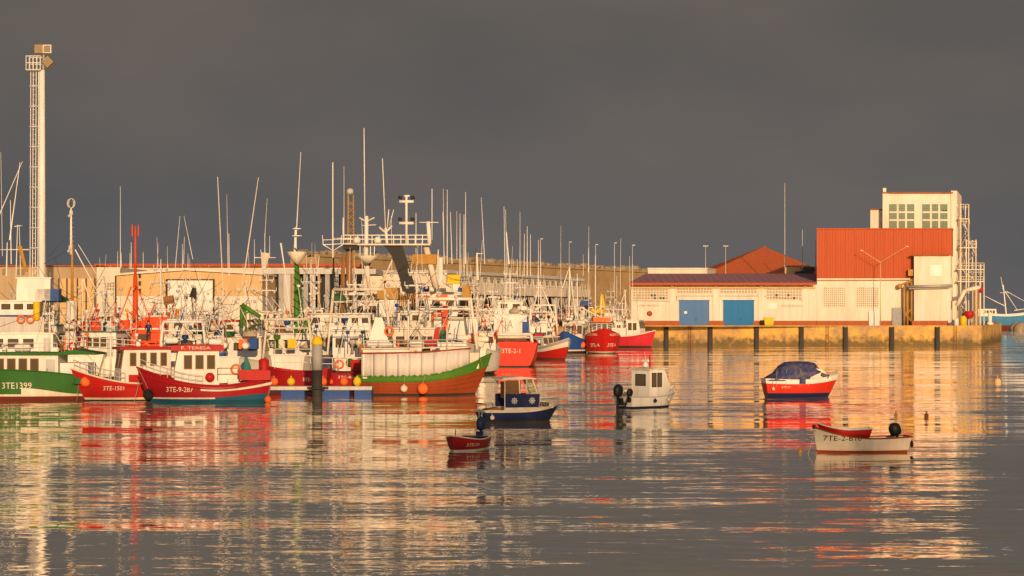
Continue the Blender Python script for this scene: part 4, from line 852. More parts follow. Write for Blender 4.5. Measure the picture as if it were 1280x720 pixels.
# white cabin boat with two outboards
b = Boat('motorboat', 'small white cabin boat with two black outboards on its stern', 'motorboat', 811, 509, 4.9, 1.95, 44, (.72, .68, 1.05), 'white cabin boat', d=.25, rake=.75, ts=.88)
b.hull([(.12, 'navy'), (1, 'white')], bul=.22, deckm='cream', cap='lgrey', capr=.035)
b.house(-.75, 1.15, .76, .6, 2.38, 'white', 'cream', 2, 2, .64, .56, .5, .14, 'cabin', 1, False, 'dark', .06)
MB().prism([(.9, .7), (1.9, .92), (1.7, 1.1), (1.0, 1.45), (.9, 1.45)], -.6, .6).obj('foredeck_cabin', 'white', b.root)
b.outboard(-2.5, .1, .55, 'black', 1.5, .05); b.fender(-.6, -1, 'navy', 'navy', .12, .45); b.fender(.7, -1, 'cream', 'pale', .12, .5); b.outboard(-2.45, -.62, .62, 'black', .95, .45)
b.rail([(-2.1, .82, .7), (-2.15, .3, .7)], .55, 2, 'steel', .02); b.bowrail(.7, .98, .3, 'steel', 1, .014)
MB().bx(-1.9, -1.3, .3, .85, .62, 1.15).obj('seat_box', 'cream', b.root)
b.whip(.2, .3, 2.5, 3.5, .012, -.3); b.whip(-.4, -.3, 2.5, 2.9, .012)
MB().tube((0.1, 0, 2.5), (0.1, 0, 3.3), .035).obj('light_mast', 'dark', b.root)
b.radar(-.3, 0, 2.52, .5)

# red boat with blue tarpaulin
b = Boat('motorboat', 'bright red motorboat with white topsides under a worn blue tarpaulin', 'motorboat', 1001, 496, 5.45, 2.0, 6, (1.3, 1.22, 1.6), 'red tarpaulined boat', d=.25, rake=.9, ts=.85)
b.hull([(.30, 'navy'), ('.76', 'vermilion'), (1, 'white')], bul=.15, deckm='white', cap='white', capr=.03)
MB().prism([(.5, 1.0), (2.1, 1.22), (1.95, 1.4), (1.35, 1.95), (.5, 2.1)], -.72, .72).obj('cabin', 'white', b.root)
for sd in (1, -1): b.window((1.55, sd*.72, 1.52), (1, 0, -.35), (0, sd, 0), .5, .16)
tp = MB(); prof = [(-2.62, 1.22), (-2.5, 1.4), (-2.0, 1.72), (-1.55, 2.25), (-1.2, 2.46), (-.4, 2.52), (.5, 2.5), (.95, 2.4), (1.25, 1.98)]
cs = [(-1.0, 0), (-.98, .3), (-.8, .72), (-.4, .95), (0, 1), (.4, .95), (.8, .72), (.98, .3), (1.0, 0)]; vs = []
for i, (x, zt_) in enumerate(prof):
    zb_ = 1.15 if x < .4 else 1.4+(x-.4)*.4; hw = .97 if x < .6 else .8
    for yy, q_ in cs: vs.append((x+.03*mnoise.noise(V3((x*3, yy*2, 0))), yy*hw*(1 if x > -2.4 else .9), zb_+(zt_-zb_)*q_+.04*mnoise.noise(V3((x*4, yy*4, 2)))))
tp.add(vs, [(i*9+j, i*9+j+1, i*9+9+j+1, i*9+9+j) for i in range(8) for j in range(8)], 0, True); tp.obj('tarpaulin', 'tarp_blue', b.root)
g = MB()
for x in (-2.0, -1.3, -.3, .3): g.path([(x, -1.0, .75), (x, -.95, 1.3), (x+.1, -.85, 2.0)], .012, 4)
g.obj('lashing', 'rope', b.root); MB().prism([(-.35, .95), (.1, .95), (.1, 1.4), (-.35, 1.4)], -1.04, -1.01).obj('tarpaulin_flap', 'tarp_blue', b.root)
b.fender(-2.2, -1, 'cream', 'pale', .12, .6); b.letter('6TE-21', -1, -1.6, .6, .66, .14, 'cream'); b.bowrail(.75, .99, .22, 'steel', 1, .012)
MB().lathe([(.07, 0), (.07, .12)], (.75, -.76, 1.2), 8).obj('vent', 'dark', b.root)

# white skiff with red tender inside
b = Boat('rowing_boat', 'cream wooden skiff with dark lettering, a tilted outboard and a red tender lying inside', 'skiff', 1076, 565, 4.15, 1.45, 186, (.66, .60, 1.08), 'cream skiff', d=.22, rake=.22, ts=.75, full=2.6)
b.hull([(.10, 'brown'), (1, 'cream')], bul=.42, deckm='wood', cap='brown', capr=.035)
b.letter('7TE-2-B10', 1, 1.72, 1.55, .52, .22, 'dark')
for x in (-1.2, -.1): MB().bx(x-.14, x+.14, -.6, .6, .48, .52).obj('thwart', 'wood', b.root)
b.outboard(-1.45, 0, .52, 'black', 1.1, .3); MB().ball((2.05, 0, 1.1), .09, 8).bx(1.9, 2.1, -.04, .04, 1.0, 1.06).obj('bow_roller', 'dark', b.root)
MB().torus((-2.15, .3, .35), .12, .04, (1, 0, 0), 12, 5).obj('hanging_rope', 'dark', b.root)
p = toworld(b.root, V3((.75, .05, .0)))
t = Boat('tender', 'small red tender with white inside lying in the cream skiff', 'tender', 0, 500, 2.3, .98, 183, (.40, .36, .62), 'red tender', d=.05, rake=.3, ts=.75, Y=p.y)
t.root.location = (p.x, p.y, .62); t.hull([(.05, 'red'), (1, 'red')], bul=.22, deckm='white', cap='white', capr=.03)
MB().bx(-.35, -.1, -.38, .38, .2, .26).obj('thwart', 'white', t.root)

for px, py, r_, m_, lab in ((1247, 478, .3, 'peach', 'pale peach mooring buoy alone on open water at the right'), (1120, 518.5, .11, 'ochre', 'small dark mooring float straight above the skiff outboard'), (1158, 520, .13, 'rust', 'small rusty mooring float right of the skiff'), (1000, 565, .10, 'ochre', 'small mooring float left of the cream skiff'), (669, 497, .12, 'rust', 'little rusty float beyond the navy cabin boat')):
    Y_ = depth(py); tag(MB().ball((0, 0, 0), r_, 12).lathe([(.03, r_*.9), (.03, r_*1.5)], (0, 0, 0), 6).torus((0, 0, r_*1.6), .05, .015, (0, 1, 0), 8, 4).obj('mooring_buoy', m_, None, (X(px, Y_), Y_, r_*.25)), lab, 'buoy')

# ================================================================ inshore fishing boats at the left
# green boat
b = Boat('fishing_boat', 'green hulled fishing boat numbered 3TE1399 cut by the left edge of the frame', 'fishing boat', -5, 500, 13.6, 4.2, 178, (1.6, 2.1, 3.4), 'green boat', d=.6, rake=1.3, ts=.5)
b.hull([(.32, 'antifoul'), (.46, 'cream'), (1, 'green')], bul=.55, cap='green', capr=.06)
b.letter('3TE1399', 1, -.95, 2.0, .85, .42, 'cream')
b.band(.02, .33, lambda t: .46, lambda t: .47+.42*sst((t-.03)/.3), 'cream', 'wave_stripe'); 
b.house(-4.6, .2, 1.35, 1.1, 3.1, 'white', 'green', 4, 2, .66, .5, .2, .35, 'wheelhouse', 0, True, 'wood', .14)
MB().bx(-6.6, -4.7, -1.2, 1.2, 1.2, 2.55).obj('engine_casing', 'white', b.root)
b.awning(-7.2, -4.4, 1.5, 3.12, 'green', .12); b.canister(-2, .6, 3.3, 'X'); b.radar(-.6, 0, 3.3, 1.0); b.mast(-3.6, -.3, 3.3, 6.3, .06, 'white', ((5.6, .6),)); b.rail([(-4.5, 1.2, 3.3), (.2, 1.2, 3.3)], .6, 2)
b.bowrail(.6, .97, .7); b.nets(-6.2, .8); b.crates(1.4, .8, 4); b.fender(-6.5, 1, 'float_orange', 'amber', .36, 1.3); b.winch(2.2, 0, 1.2)
b.stays([((-3.6, -.3, 6.2), (6.5, 0, 2.6)), ((-3.6, -.3, 6.2), (-7.2, 0, 2))])
MB().heap((1.8, 1.2, 1.4), .7, .5, .7, 3).obj('canvas_cover', 'tarp_white', b.root)

def inshore(px, wl, L, B, hd, sheer, lab, short, hullm, bands, code, codex, codez, wh, roofm, name=None, **kw):
    b = Boat('fishing_boat', lab, 'fishing boat', px, wl, L, B, hd, sheer, short, **kw)
    b.hull(bands, bul=.5, cap='cream' if hullm == 'red' else hullm, capr=.06, strake=(.82, hullm, .05))
    return b
b = inshore(162, 500, 8.0, 3.0, 203, (1.4, 1.15, 2.2), 'bright red fishing boat with pale bulwark rail and four window wheelhouse, second from the left', 'bright red boat', 'red', [(.08, 'dark'), (.22, 'cream'), (1, 'red')], 0, 0, 0, 0, 0, d=.5, rake=1.3, ts=.6)
b.letter('3TE-1501', 1, 2.05, 1.35, .72, .3, 'cream')
b.house(-2.6, .8, 1.05, .9, 3.45, 'white', 'red', 4, 2, .74, .40, .2, .22, 'wheelhouse', 0, False, 'wood', .16, .5)
MB().bx(-2.61, .3, 1.052, 1.07, .95, 1.75).bx(-2.61, .3, -1.07, -1.052, .95, 1.75).obj('wheelhouse_skirt', 'red', b.root)
MB().bx(-4.0, -2.7, -.9, .9, 1.0, 2.6).obj('aft_shelter', 'white', b.root); b.bowrail(.58, .98, .65, 'lgrey'); b.mast(1.3, 0, 1.2, 5.6, .075, 'white', ((4.9, .5),)); b.whip(-2, .5, 3.6, 6.2); b.radar(-.6, 0, 3.65, .9)
b.fender(-3.0, 1, 'tyre', 'black', .36, 1.2); tyre_fender(b, -3.6, 1, .8); b.crates(1.9, .4, 2, 'sky_blue', 'blue'); b.nets(2.4, -.2, 'net_green', 'green', .6, .6, .5)
b = inshore(256, 503, 8.9, 3.2, 190, (1.75, 1.15, 2.35), 'dark red fishing boat with teal waterline and lettered wheelhouse roof', 'dark red boat', 'dred', [(.28, 'bottom_blue'), (.38, 'cream'), (1, 'dred')], 0, 0, 0, 0, 0, d=.5, rake=1.2, ts=.62)
b.letter('3TE-9-287', 1, 2.55, 1.75, .75, .34, 'cream')
b.band(.0, .54, lambda t: b.zs(t)*.68, lambda t: b.zs(t)*.68+.22, 'cream', 'sweep_stripe'); b.band(.0, .44, lambda t: .2, lambda t: .38+.22*sst((.44-t)/.4), 'bottom_blue', 'boot_top')
b.house(-.9, 2.0, 1.1, .95, 3.45, 'white', 'red', 3, 3, .70, .42, .25, .3, 'wheelhouse', 0, False, 'wood', .34, .6)
flat_text('F. TERESA', 1.9, (1.6, 1.30, 3.54), (-1, 0, 0), (0, 1, 0), 'lettering', 'cream', b.root, .2)
MB().bx(-4.2, -2.2, 1.28, 1.34, 1.5, 2.15).bx(-4.2, -2.2, -1.34, -1.28, 1.5, 2.15).bx(-4.25, -4.2, -1.3, 1.3, 1.5, 2.15).obj('raised_bulwark', 'red', b.root)
MB().prism([(-3.2, 1.2), (-2.4, 1.2), (-2.6, 2.9), (-2.75, 3.1), (-3.0, 2.4)], .2, .8).obj('folded_sail', 'teal', b.root)
b.bowrail(.52, .98, .62, 'lgrey'); b.mast(-1.2, 0, 3.4, 5.9, .06, 'white', ((5.2, .5),)); b.mast(-3.6, 0, 1, 3.4, .06, 'white'); b.whip(.5, .4, 3.8, 6.6); b.radar(.4, 0, 3.85, .9)
MB().ball((-.3, 1.2, 1.7), .32, 12).obj('round_float', 'red', b.root); b.ring((-2.0, 1.12, 2.2), (0, 1, 0)); b.crates(-1.9, .4, 3, 'white'); b.fender(3.7, 1, 'tyre', 'black', .36, .55); b.fender(-4.1, 1, 'float_orange', 'coral', .24, .2)
MB().lathe([(.2, 0), (.34, .1), (.34, 1.6), (.2, 1.7)], (-3.9, 0, 1.2), 12).obj('net_hauler', 'red', b.root)
b.rail([(-.8, 1.2, 1.5), (-2.2, 1.25, 1.5)], .8, 2, 'wood', .03)

# pontoon, piles
Yp = depth(495); pt = thing('pontoon', 'grey decked floating pontoon on blue floats beside the steel pile', 'pontoon', (X(402, Yp), Yp, 0)); o = pt.location
MB().bx(X(336, Yp)-o.x, X(466, Yp)-o.x, -.9, 1.3, .5, .68).obj('deck', 'grey', pt); MB().bx(X(336, Yp)-o.x, X(466, Yp)-o.x, -1.0, -.905, .46, .72).obj('edge_beam', 'lgrey', pt)
for p0_, p1_ in ((353, 382), (404, 438), (444, 465)): MB().bx(X(p0_, Yp)-o.x, X(p1_, Yp)-o.x, -.85, 1.2, -.3, .455).obj('float', 'blue', pt)
Yq = Yp-1.6; sp_ = thing('steel_pile', 'tall round steel pile with yellow cap standing in front of the pontoon', 'pile', (X(396.5, Yq), Yq, -2)); zt = Z(430, Yq)+2
MB().lathe([(.36, 0), (.36, 3.9)], (0, 0, 0), 20).obj('wet_foot', 'dark', sp_); MB().lathe([(.355, 3.9), (.355, zt)], (0, 0, 0), 20).obj('tube', 'grey', sp_); MB().lathe([(.41, zt-.05), (.41, zt+.12), (.28, zt+.45), (.03, zt+.6)], (0, 0, 0), 20).obj('cap', 'yellow', sp_)
MB().torus((0, 0, 2.62), .5, .07, (0, 0, 1), 20, 6).bx(-.75, .75, .38, .5, 2.55, 2.7).obj('guide_ring', 'dark', sp_)
# small red boats behind the pontoon
b = Boat('fishing_boat', 'small red boat with high square stern moored behind the left half of the pontoon', 'fishing boat', 372, 489, 5.0, 2.0, 172, (1.7, 1.5, 1.9), 'small square red boat', d=.4, rake=.5, ts=.8)
b.hull([(.1, 'dark'), (1, 'dred')], bul=.5, cap='red', capr=.05); b.letter('3TE-7', 1, -.6, .9, .8, .25, 'cream'); b.rail([(-1.6, .7, 1.7), (1.6, .7, 1.7)], 1.5, 3, 'white', .03); b.whip(-1, 0, 1.2, 5, .03); b.nets(.3, .1, 'float_orange', 'orange', .5, .4, .5)
for k, (px, m_, w_) in enumerate(((343, 'float_orange', 'coral'), (364, 'yellow', 'yellow'), (404, 'float_orange', 'peach'), (430, 'float_orange', 'faded pink'), (446.5, 'yellow', 'tall yellow'))):
    tag(MB().ball((0, 0, .3), .3, 12, 0, (1, 1, 1.2 if k == 4 else 1)).lathe([(.06, .6), (.06, .72)], (0, 0, 0), 6).obj('buoy_fender', m_, None, (X(px, Yp+1.0), Yp+.9, .69)), '%s float lying on the pontoon %s' % (w_, ('at its left end', 'near the left blue float', 'just right of the steel pile', 'between pile and right end', 'at the right end')[k]), 'fender')
b = Boat('fishing_boat', 'small dark red boat with red box and rails behind the right of the pontoon', 'fishing boat', 432, 488, 4.8, 2.0, -8, (1.7, 1.4, 1.6), 'small red boat right of the pile', d=.4, rake=.6, ts=.8)
b.hull([(.1, 'dark'), (1, 'dred')], bul=.45, cap='dark', capr=.05); b.letter('3TE-8-64', -1, -.4, 1.6, .95, .2, 'cream'); MB().bx(.5, 1.5, -.5, .5, 1.5, 2.35).obj('gear_box', 'red', b.root)
b.rail([(-2, -.8, 1.6), (.3, -.8, 1.6)], .9, 2, 'cream', .035); MB().bx(-2, -1.1, -.5, .5, 1.2, 2.7).obj('canopy', 'tarp_blue', b.root); MB().ball((.3, .2, 2.1), .35, 10).obj('net_ball', 'net_green', b.root); b.ring((-.3, -.85, 2.0), (0, 1, 0)); b.mast(-.6, 0, 1.4, 3.5, .05, 'white')
b.fender(-.9, -1, 'float_orange', 'pink', .2, .7)

# green and rust-red boat with white side screens
b = Boat('fishing_boat', 'wooden fishing boat in rust red and green with white canvas side screens', 'fishing boat', 531, 493, 9.7, 3.6, 4, (1.35, 1.4, 2.95), 'rust and green boat', d=.6, rake=1.5, ts=.5, full=3.2)
b.hull([(.12, 'dark'), ('.70', 'brown'), (1, 'lime')], bul=.7, deckm='deck', cap='lime', capr=.08, strake=(.72, 'lime', .07))
for k in range(3):
    mb = MB()
    for sd in (1, -1): mb.path([b.pos(i/20, b.zs(i/20)*(.18+.16*k)+.05, sd)+V3((0, sd*.005, 0)) for i in range(21)], .009, 4)
    mb.obj('plank_seam', 'antifoul', b.root)
for k in range(9):
    x0_ = -4.6+k*.87; n_ = 5; mb = MB(); vs = []
    for i in range(n_+1):
        x = x0_+.85*i/n_; t_ = b.t_at(x, b.zs(.5)); p0_ = b.pos(t_, b.zs(t_), -1)
        yy = p0_.y-.03+.03*sin(i*2.1+k)
        vs += [(x, yy, b.zs(t_)-.02), (x, yy+.02, 2.95+.03*(x+4.6)*.6+.22*sst((x+1)/5))]
    mb.add(vs, [(2*i, 2*i+1, 2*i+3, 2*i+2) for i in range(n_)], 0, True)
    o_ = mb.obj('canvas_screen', 'tarp_white', b.root); so = o_.modifiers.new('t', 'SOLIDIFY'); so.thickness = .03
mb = MB(); mb.path([V3((x, b.pos(b.t_at(x, 2), b.zs(b.t_at(x, 2)), -1).y-.04, 3.02+.018*(x+4.6)+.22*sst((x+1)/5))) for x in [-4.7+.5*i for i in range(17)]], .065, 6); mb.obj('screen_rail', 'brown', b.root)
MB().bx(-4.5, -1.2, -1.1, 1.1, 1.2, 3.3).obj('shelter', 'white', b.root)
MB().prism([(-4.6, 3.3), (3.1, 3.42), (3.1, 3.5), (-4.6, 3.38)], -1.3, 1.3).obj('shelter_roof', 'cream', b.root)
b.rail([(-4.4, -1.2, 3.45), (3.0, -1.2, 3.5)], .5, 2, 'lgrey', .03, 1.0); MB().bx(3.1, 3.9, -.9, .4, 1.9, 3.05).obj('bow_locker', 'cream', b.root)
b.mast(-1.2, 0, 3.3, 6.9, .09, 'white', ((6.1, .8),), lights=True); b.mast(1.6, 0, 3.3, 5.0, .06, 'cream'); MB().prism([(-1.2, 3.5), (.9, 3.5), (1.1, 4.9), (.75, 4.8), (.6, 4.0), (-1.2, 3.85)], -.3, .3).obj('folded_crane', 'red', b.root)
MB().prism([(-4.2, 3.5), (-2.2, 3.5), (-2.7, 4.0), (-3.1, 5.6), (-3.6, 5.6)], -.5, .5).obj('funnel_casing', 'white', b.root); b.ring((-2.6, -.53, 4.6), (0, 1, 0)); b.canister(-.6, -.6, 3.45, 'X')
b.fender(-1.55, -1, 'cream', 'white', .27, .5); b.fender(-.2, -1, 'float_orange', 'bright orange', .40, .5, 'amidships on'); b.nets(.2, -.5, 'net_green', 'green', .8, .5, 2.4)

# ================================================================ the rafted fleet
vessels = []
FL = 'fishing fleet rafted along the inner quay'
def vessel(px, wl, L, B, hd, sheer, lab, short, bands, tiers=(), bul=.8, cap='white', cat='trawler', name='trawler', **kw):
    b = Boat(name, lab, cat, px, wl, L, B, hd, sheer, short, FL, **kw); b.hull(bands, bul=bul, cap=cap, capr=.07, nt=20)
    vessels.append(b)
    for (x0, x1, hw, z0, z1, m, rf, ns, nf, nb) in tiers: b.house(x0, x1, hw, z0, z1, m, rf, ns, nf, .62, .42, .25, .2, 'deckhouse', nb, z1-z0 > 1.9, 'dark', .1)
    return b
def rig(b, x, y, z0, z1, seed=0, m='white', big=1.0):
    r_ = random.Random(seed)
    b.mast(x, y, z0, z1, .11*big, m, ((z0+(z1-z0)*.55, 1.0*big), (z0+(z1-z0)*.82, .7*big)), True)
    b.radar(x+.35, y, z0+(z1-z0)*.45, 1.3)
    MB().tube((x, y, z0+(z1-z0)*.44), (x+.4, y, z0+(z1-z0)*.44), .05).obj('bracket', m, b.root)
    for k in range(3):
        yy = y+r_.uniform(-1, 1); zz = z0+(z1-z0)*.82; b.whip(x, yy*.7, zz, zz+r_.uniform(1.2, 3.2), .025, r_.uniform(-.1, .1), r_.uniform(-.2, .2))
    b.stays([((x, y, z1), (x+b.L*.35, 0, b.zb)), ((x, y, z1), (x-2.5, y+1.2, z0)), ((x, y, z1), (x-2.5, y-1.2, z0))])
def clutter(b, x0, x1, hw, z, n, seed, cols=('white', 'white', 'cream', 'lgrey', 'wood', 'float_orange', 'blue', 'net_green')):
    r_ = random.Random(seed)
    for k in range(n):
        x = r_.uniform(x0, x1); y = r_.uniform(-hw, hw); c = r_.choice(cols); q = r_.random()
        if q < .2: b.canister(x, y, z+r_.uniform(0, .4), r_.choice('XY'))
        elif q < .32: MB().lathe([(.12, 0), (.12, .7), (.28, .8), (.28, 1.05), (.2, 1.1)], (x, y, z), 8).obj('vent', c, b.root)
        elif q < .48: MB().bx(x-.4, x+.4, y-.35, y+.35, z, z+r_.uniform(.4, .9)).obj('deck_locker', c, b.root)
        elif q < .6: MB().tube((x, y, z), (x+r_.uniform(-.5, .5), y+r_.uniform(-1, 1), z+r_.uniform(1.5, 3.5)), .06, .04, 6).obj('davit', c, b.root)
        elif q < .72: MB().heap((x, y, z), .7, .6, .6, k).obj('coiled_rope', r_.choice(('rope', 'net_brown', 'net_green', 'net_blue')), b.root)
        elif q < .84: b.ring((x, y, z+.7), (r_.uniform(-.3, .3), -1, 0), r_.choice(('float_orange', 'red')))
        else: g = MB(); g.tube((x, y, z), (x, y, z+1.6), .04); g.lathe([(.05, 1.6), (.17, 1.65), (.17, 1.85), (.05, 1.9)], (x, y, z), 8); g.obj('deck_light', c, b.root)

def tangle(b, n=16, z0=3.0, z1=9.5, seed=1):
    r_ = random.Random(seed*7+3); L2 = b.L/2
    m_ = r_.choice(('cream', 'white', 'lgrey'))
    for k in range(n):
        x = r_.uniform(-L2*.8, L2*.6); y = r_.uniform(-b.B*.45, b.B*.45); a = V3((x, y, r_.uniform(z0, z0+2))); c = V3((x+r_.uniform(-2, 2), y+r_.uniform(-2.2, 2.2), r_.uniform(z0+1.5, z1))); g = MB(); g.tube(a, c, .035, .03, 4)
        if r_.random() < .4: g.lathe([(.05, 0), (.16, .08), (.16, .24), (.05, .28)], c, 7)
        g.obj('spar', m_, b.root)
    for k in range(n): g = MB(); a = V3((r_.uniform(-L2*.8, L2*.8), r_.uniform(-b.B*.5, b.B*.5), r_.uniform(2.5, z1))); g.rope(a, a+V3((r_.uniform(-3, 3), r_.uniform(-2.5, 2.5), r_.uniform(-3, 3))), .02, .2, 4); g.obj('rigging_line', 'dark', b.root)
# v1 far left trawler with life rings
b = vessel(8, 476, 17, 5.2, 186, (2.4, 2.0, 3.4), 'white trawler with two pink life rings on its bridge, behind the green boat', 'far left trawler', [(.3, 'antifoul'), (1, 'white')], ((-4.2, 1.6, 1.9, 1.9, 4.1, 'white', 'white', 3, 3, 2), (-3.4, 1.2, 1.7, 4.2, 5.6, 'cream', 'blue', 3, 3, 0), (-3.0, .9, 1.4, 5.75, 6.9, 'white', 'white', 3, 3, 0)))
for px in (29.5, 41): p = toloc(b.root, WP(px, 399, b.Y)); b.ring((p.x, 2.05, p.z), (0, 1, 0), 'float_orange')
MB().bx(-3.3, 1.0, 1.71, 1.76, 4.3, 5.5).obj('bridge_panel', 'lgrey', b.root)
MB().bx(-4.6, -2.6, -1.2, 1.2, 6.95, 8.0).obj('locker', 'blue', b.root); MB().bx(1.4, 2.4, 1.2, 2.1, 2.2, 3.4).obj('locker', 'blue', b.root)
for (a0, a1, b0, b1, r_) in ((8, 345, 9, 303, .07), (36, 312, 0, 312, .05), (12, 300, 25, 203, .06), (-8, 285, 28, 202, .05), (3, 320, 1, 190, .025), (20, 345, 22, 281, .05), (26, 345, 24, 281, .04), (18, 283, 28, 282, .04), (14, 330, 13, 250, .05)): b.wwhip(a0, a1, b0, b1, r_)
b.wwhip(25, 308, 33, 340, .2, 'ochre', name='exhaust', r1=.16); b.rail([(-4, 1.8, 4.15), (1.6, 1.8, 4.15)], .9); MB().lathe([(.3, 0), (.3, 1.6)], (-2.8, 1.75, 5.3), 12).obj('net_bag', 'yellow', b.root); clutter(b, -4, 1.5, 1.5, 4.2, 8, 1); clutter(b, -7, -4, 1.8, 2.3, 9, 2); clutter(b, 2, 5, 1.8, 2.2, 9, 3)
# upper cabin seen over it
b.house(-3.9, -1.0, 1.2, 7.0, 8.9, 'white', 'white', 0, 0, .6, .4, .1, .1, 'mast_house', 0, False); MB().tube((-3.5, 0, 6.9), (-3.5, 0, 7.3), .3).obj('pedestal', 'white', b.root)
# v2 white cone mast boat
b = vessel(92, 474, 15, 4.8, 172, (2.3, 1.9, 3.2), 'white trawler with conical white mast base and ring antenna on its topmast', 'cone masted trawler', [(.3, 'dark'), (1, 'white')], ((-4.5, -1.2, 1.7, 2.0, 4.2, 'white', 'teal', 3, 3, 2),))
p = toloc(b.root, WP(88, 376, b.Y)); MB().lathe([(1.15, 2.6), (.8, 3.1), (.45, 4.2), (.36, p.z)], (p.x, 0, 0), 14).obj('mast_cone', 'white', b.root)
b.mast(p.x-.15, 0, p.z-.2, toloc(b.root, WP(91, 300, b.Y)).z, .15, 'ochre', (), False); b.mast(p.x-.05, 0, toloc(b.root, WP(91, 318, b.Y)).z, toloc(b.root, WP(89, 260, b.Y)).z, .13, 'white', ((toloc(b.root, WP(89, 312, b.Y)).z, .5), (toloc(b.root, WP(89, 268, b.Y)).z, .3)), True, 'ring')
b.wwhip(94, 312, 127, 375, .06, 'white', name='boom'); b.wwhip(98, 306, 150, 390, .03, 'white', name='boom'); b.wwhip(60, 322, 88, 290, .015, 'dark', name='stay'); b.wwhip(55, 330, 86, 312, .02, 'dark', name='stay'); b.wwhip(104, 349, 120, 400, .05, name='boom'); b.wwhip(103, 349, 103, 430, .05, name='boom')
aw = MB(); q0 = toloc(b.root, WP(45, 378, b.Y)); q1 = toloc(b.root, WP(84, 378, b.Y)); q2 = toloc(b.root, WP(60, 363, b.Y)); aw.prism([(q1.x, q1.z), (q0.x, q0.z), (q2.x, q2.z)], -1.5, 1.5); aw.obj('awning', 'net_green', b.root)
clutter(b, -4, 0, 1.5, 4.3, 9, 5); clutter(b, -7, 6, 1.8, 2.2, 16, 6); b.rail([(-4.4, 1.7, 4.3), (-1, 1.7, 4.3)], .9); b.rail([(-6.5, 2, 2.3), (6, 1.8, 3.0)], 1.2, 3, 'white', .03)
b.nets(2.6, .8, 'yellow', 'yellow', .5, .5, .8)
# v3 orange rig boat
b = vessel(152, 472, 16, 5.4, 184, (2.6, 2.2, 3.6), 'vivid orange trawler with a tall orange mast and orange superstructure', 'orange trawler', [(.3, 'dark'), (1, 'orange')], ((-5.4, -1.0, 2.0, 2.2, 4.4, 'orange', 'white', 2, 3, 2), (-4.6, -2.0, 1.5, 4.55, 5.4, 'orange', 'orange', 0, 0, 0)), cap='orange')
p = toloc(b.root, WP(169, 400, b.Y)); zz = toloc(b.root, WP(169, 283, b.Y)).z
b.mast(p.x, 0, 2, toloc(b.root, WP(169, 345, b.Y)).z, .34, 'orange', ((p.z+3.0, 1.0),), True); b.mast(p.x, 0, toloc(b.root, WP(169, 345, b.Y)).z-.3, zz, .13, 'orange', (), True)
for d_ in (-.28, .28): MB().tube((p.x+d_, 0, zz-.9), (p.x+d_, 0, zz+.15), .06).obj('antenna', 'orange', b.root)
b.wwhip(164, 358, 150, 398, .07, 'orange', name='strut'); b.wwhip(172, 360, 188, 400, .06, 'orange', name='strut'); b.wwhip(150.5, 336, 150.5, 233, .035); b.wwhip(147, 336, 147, 314, .03); b.wwhip(151.5, 334, 151.5, 316, .04); b.wwhip(164, 336, 164, 303, .04); b.wwhip(162.5, 336, 162.5, 316, .03); b.wwhip(179, 335, 179, 315, .035)
g = MB()
for k in range(16):
    a0 = V3((b.rnd.uniform(-5, 3), 1.9, b.rnd.uniform(3, 5))); g.tube(a0, a0+V3((b.rnd.uniform(-1.5, 1.5), 0, b.rnd.uniform(.6, 2.4))), .07, .07, 5)
g.obj('derrick_frame', 'orange', b.root); MB().heap((2.6, 1.0, 3.2), 1.5, .9, 2.0, 4).obj('folded_net', 'orange', b.root); b.winch(.8, .9, 4.0, 'white'); b.winch(4.3, .6, 3.3, 'white')
MB().bx(-4.6, -3.1, 1.7, 2.1, 3.2, 5.4).obj('net_frame', 'orange', b.root)
clutter(b, -5, 4, 1.8, 4.4, 14, 9, ('orange', 'white', 'float_orange', 'orange', 'yellow', 'rope')); clutter(b, -7, 5, 2, 2.4, 10, 10)
for q_ in ((143, 163, 396, 424, -3.0, 'net_rack', 'orange'), (118, 136, 402, 426, -3.1, 'folded_boom_house', 'orange'), (166, 194, 400, 422, -1.2, 'derrick_house', 'orange')):
    x0_, x1_, y0_, y1_, dy_, n_, m_ = q_; a_ = toloc(b.root, WP(x0_, y0_, b.Y)); c_ = toloc(b.root, WP(x1_, y1_, b.Y)); MB().prism([(a_.x, c_.z), (c_.x, c_.z), (c_.x*.8+a_.x*.2, a_.z*.7+c_.z*.3), (c_.x*.45+a_.x*.55, a_.z), (a_.x, a_.z*.8+c_.z*.2)], -dy_-.5, -dy_).obj(n_, m_, b.root)
pers_at = toworld(b.root, V3((toloc(b.root, WP(188.5, 425, b.Y)).x, 2.28, 0)))
# v4
b = vessel(232, 478, 14, 4.6, 97, (2.4, 1.9, 3.0), 'white trawler stern on between orange trawler and green crane, twin raked whips above', 'twin whip trawler', [(.3, 'dark'), (1, 'white')], ((-2.0, 3.4, 1.8, 1.9, 4.0, 'white', 'white', 2, 3, 3), (-.6, 2.6, 1.4, 4.1, 5.3, 'cream', 'white', 2, 3, 2)))
rig(b, .5, 0, 5.3, 9.0, 3); b.gantry(-6, 2, 1.5, 5.2, 'white'); 
for a in ((219, 335, 225, 270), (241, 324, 230, 270), (228, 335, 228, 305), (229.5, 330, 230.5, 296), (235, 335, 235, 317), (247, 345, 268, 400), (213, 400, 216, 362)): b.wwhip(*a, .03)
clutter(b, -5, 3, 2, 3.0, 18, 21); clutter(b, -2, 3, 1.6, 4.1, 10, 22); b.wwhip(205, 376, 217, 374, .4, 'wood', name='radar_drum', r1=.4); b.wwhip(241, 372, 243, 360, .35, 'dark', name='net_block', r1=.2)
b.nets(-5, .4, 'net_green', 'green', 1.2, 1, .9); b.crates(-6, -1.2, 4)
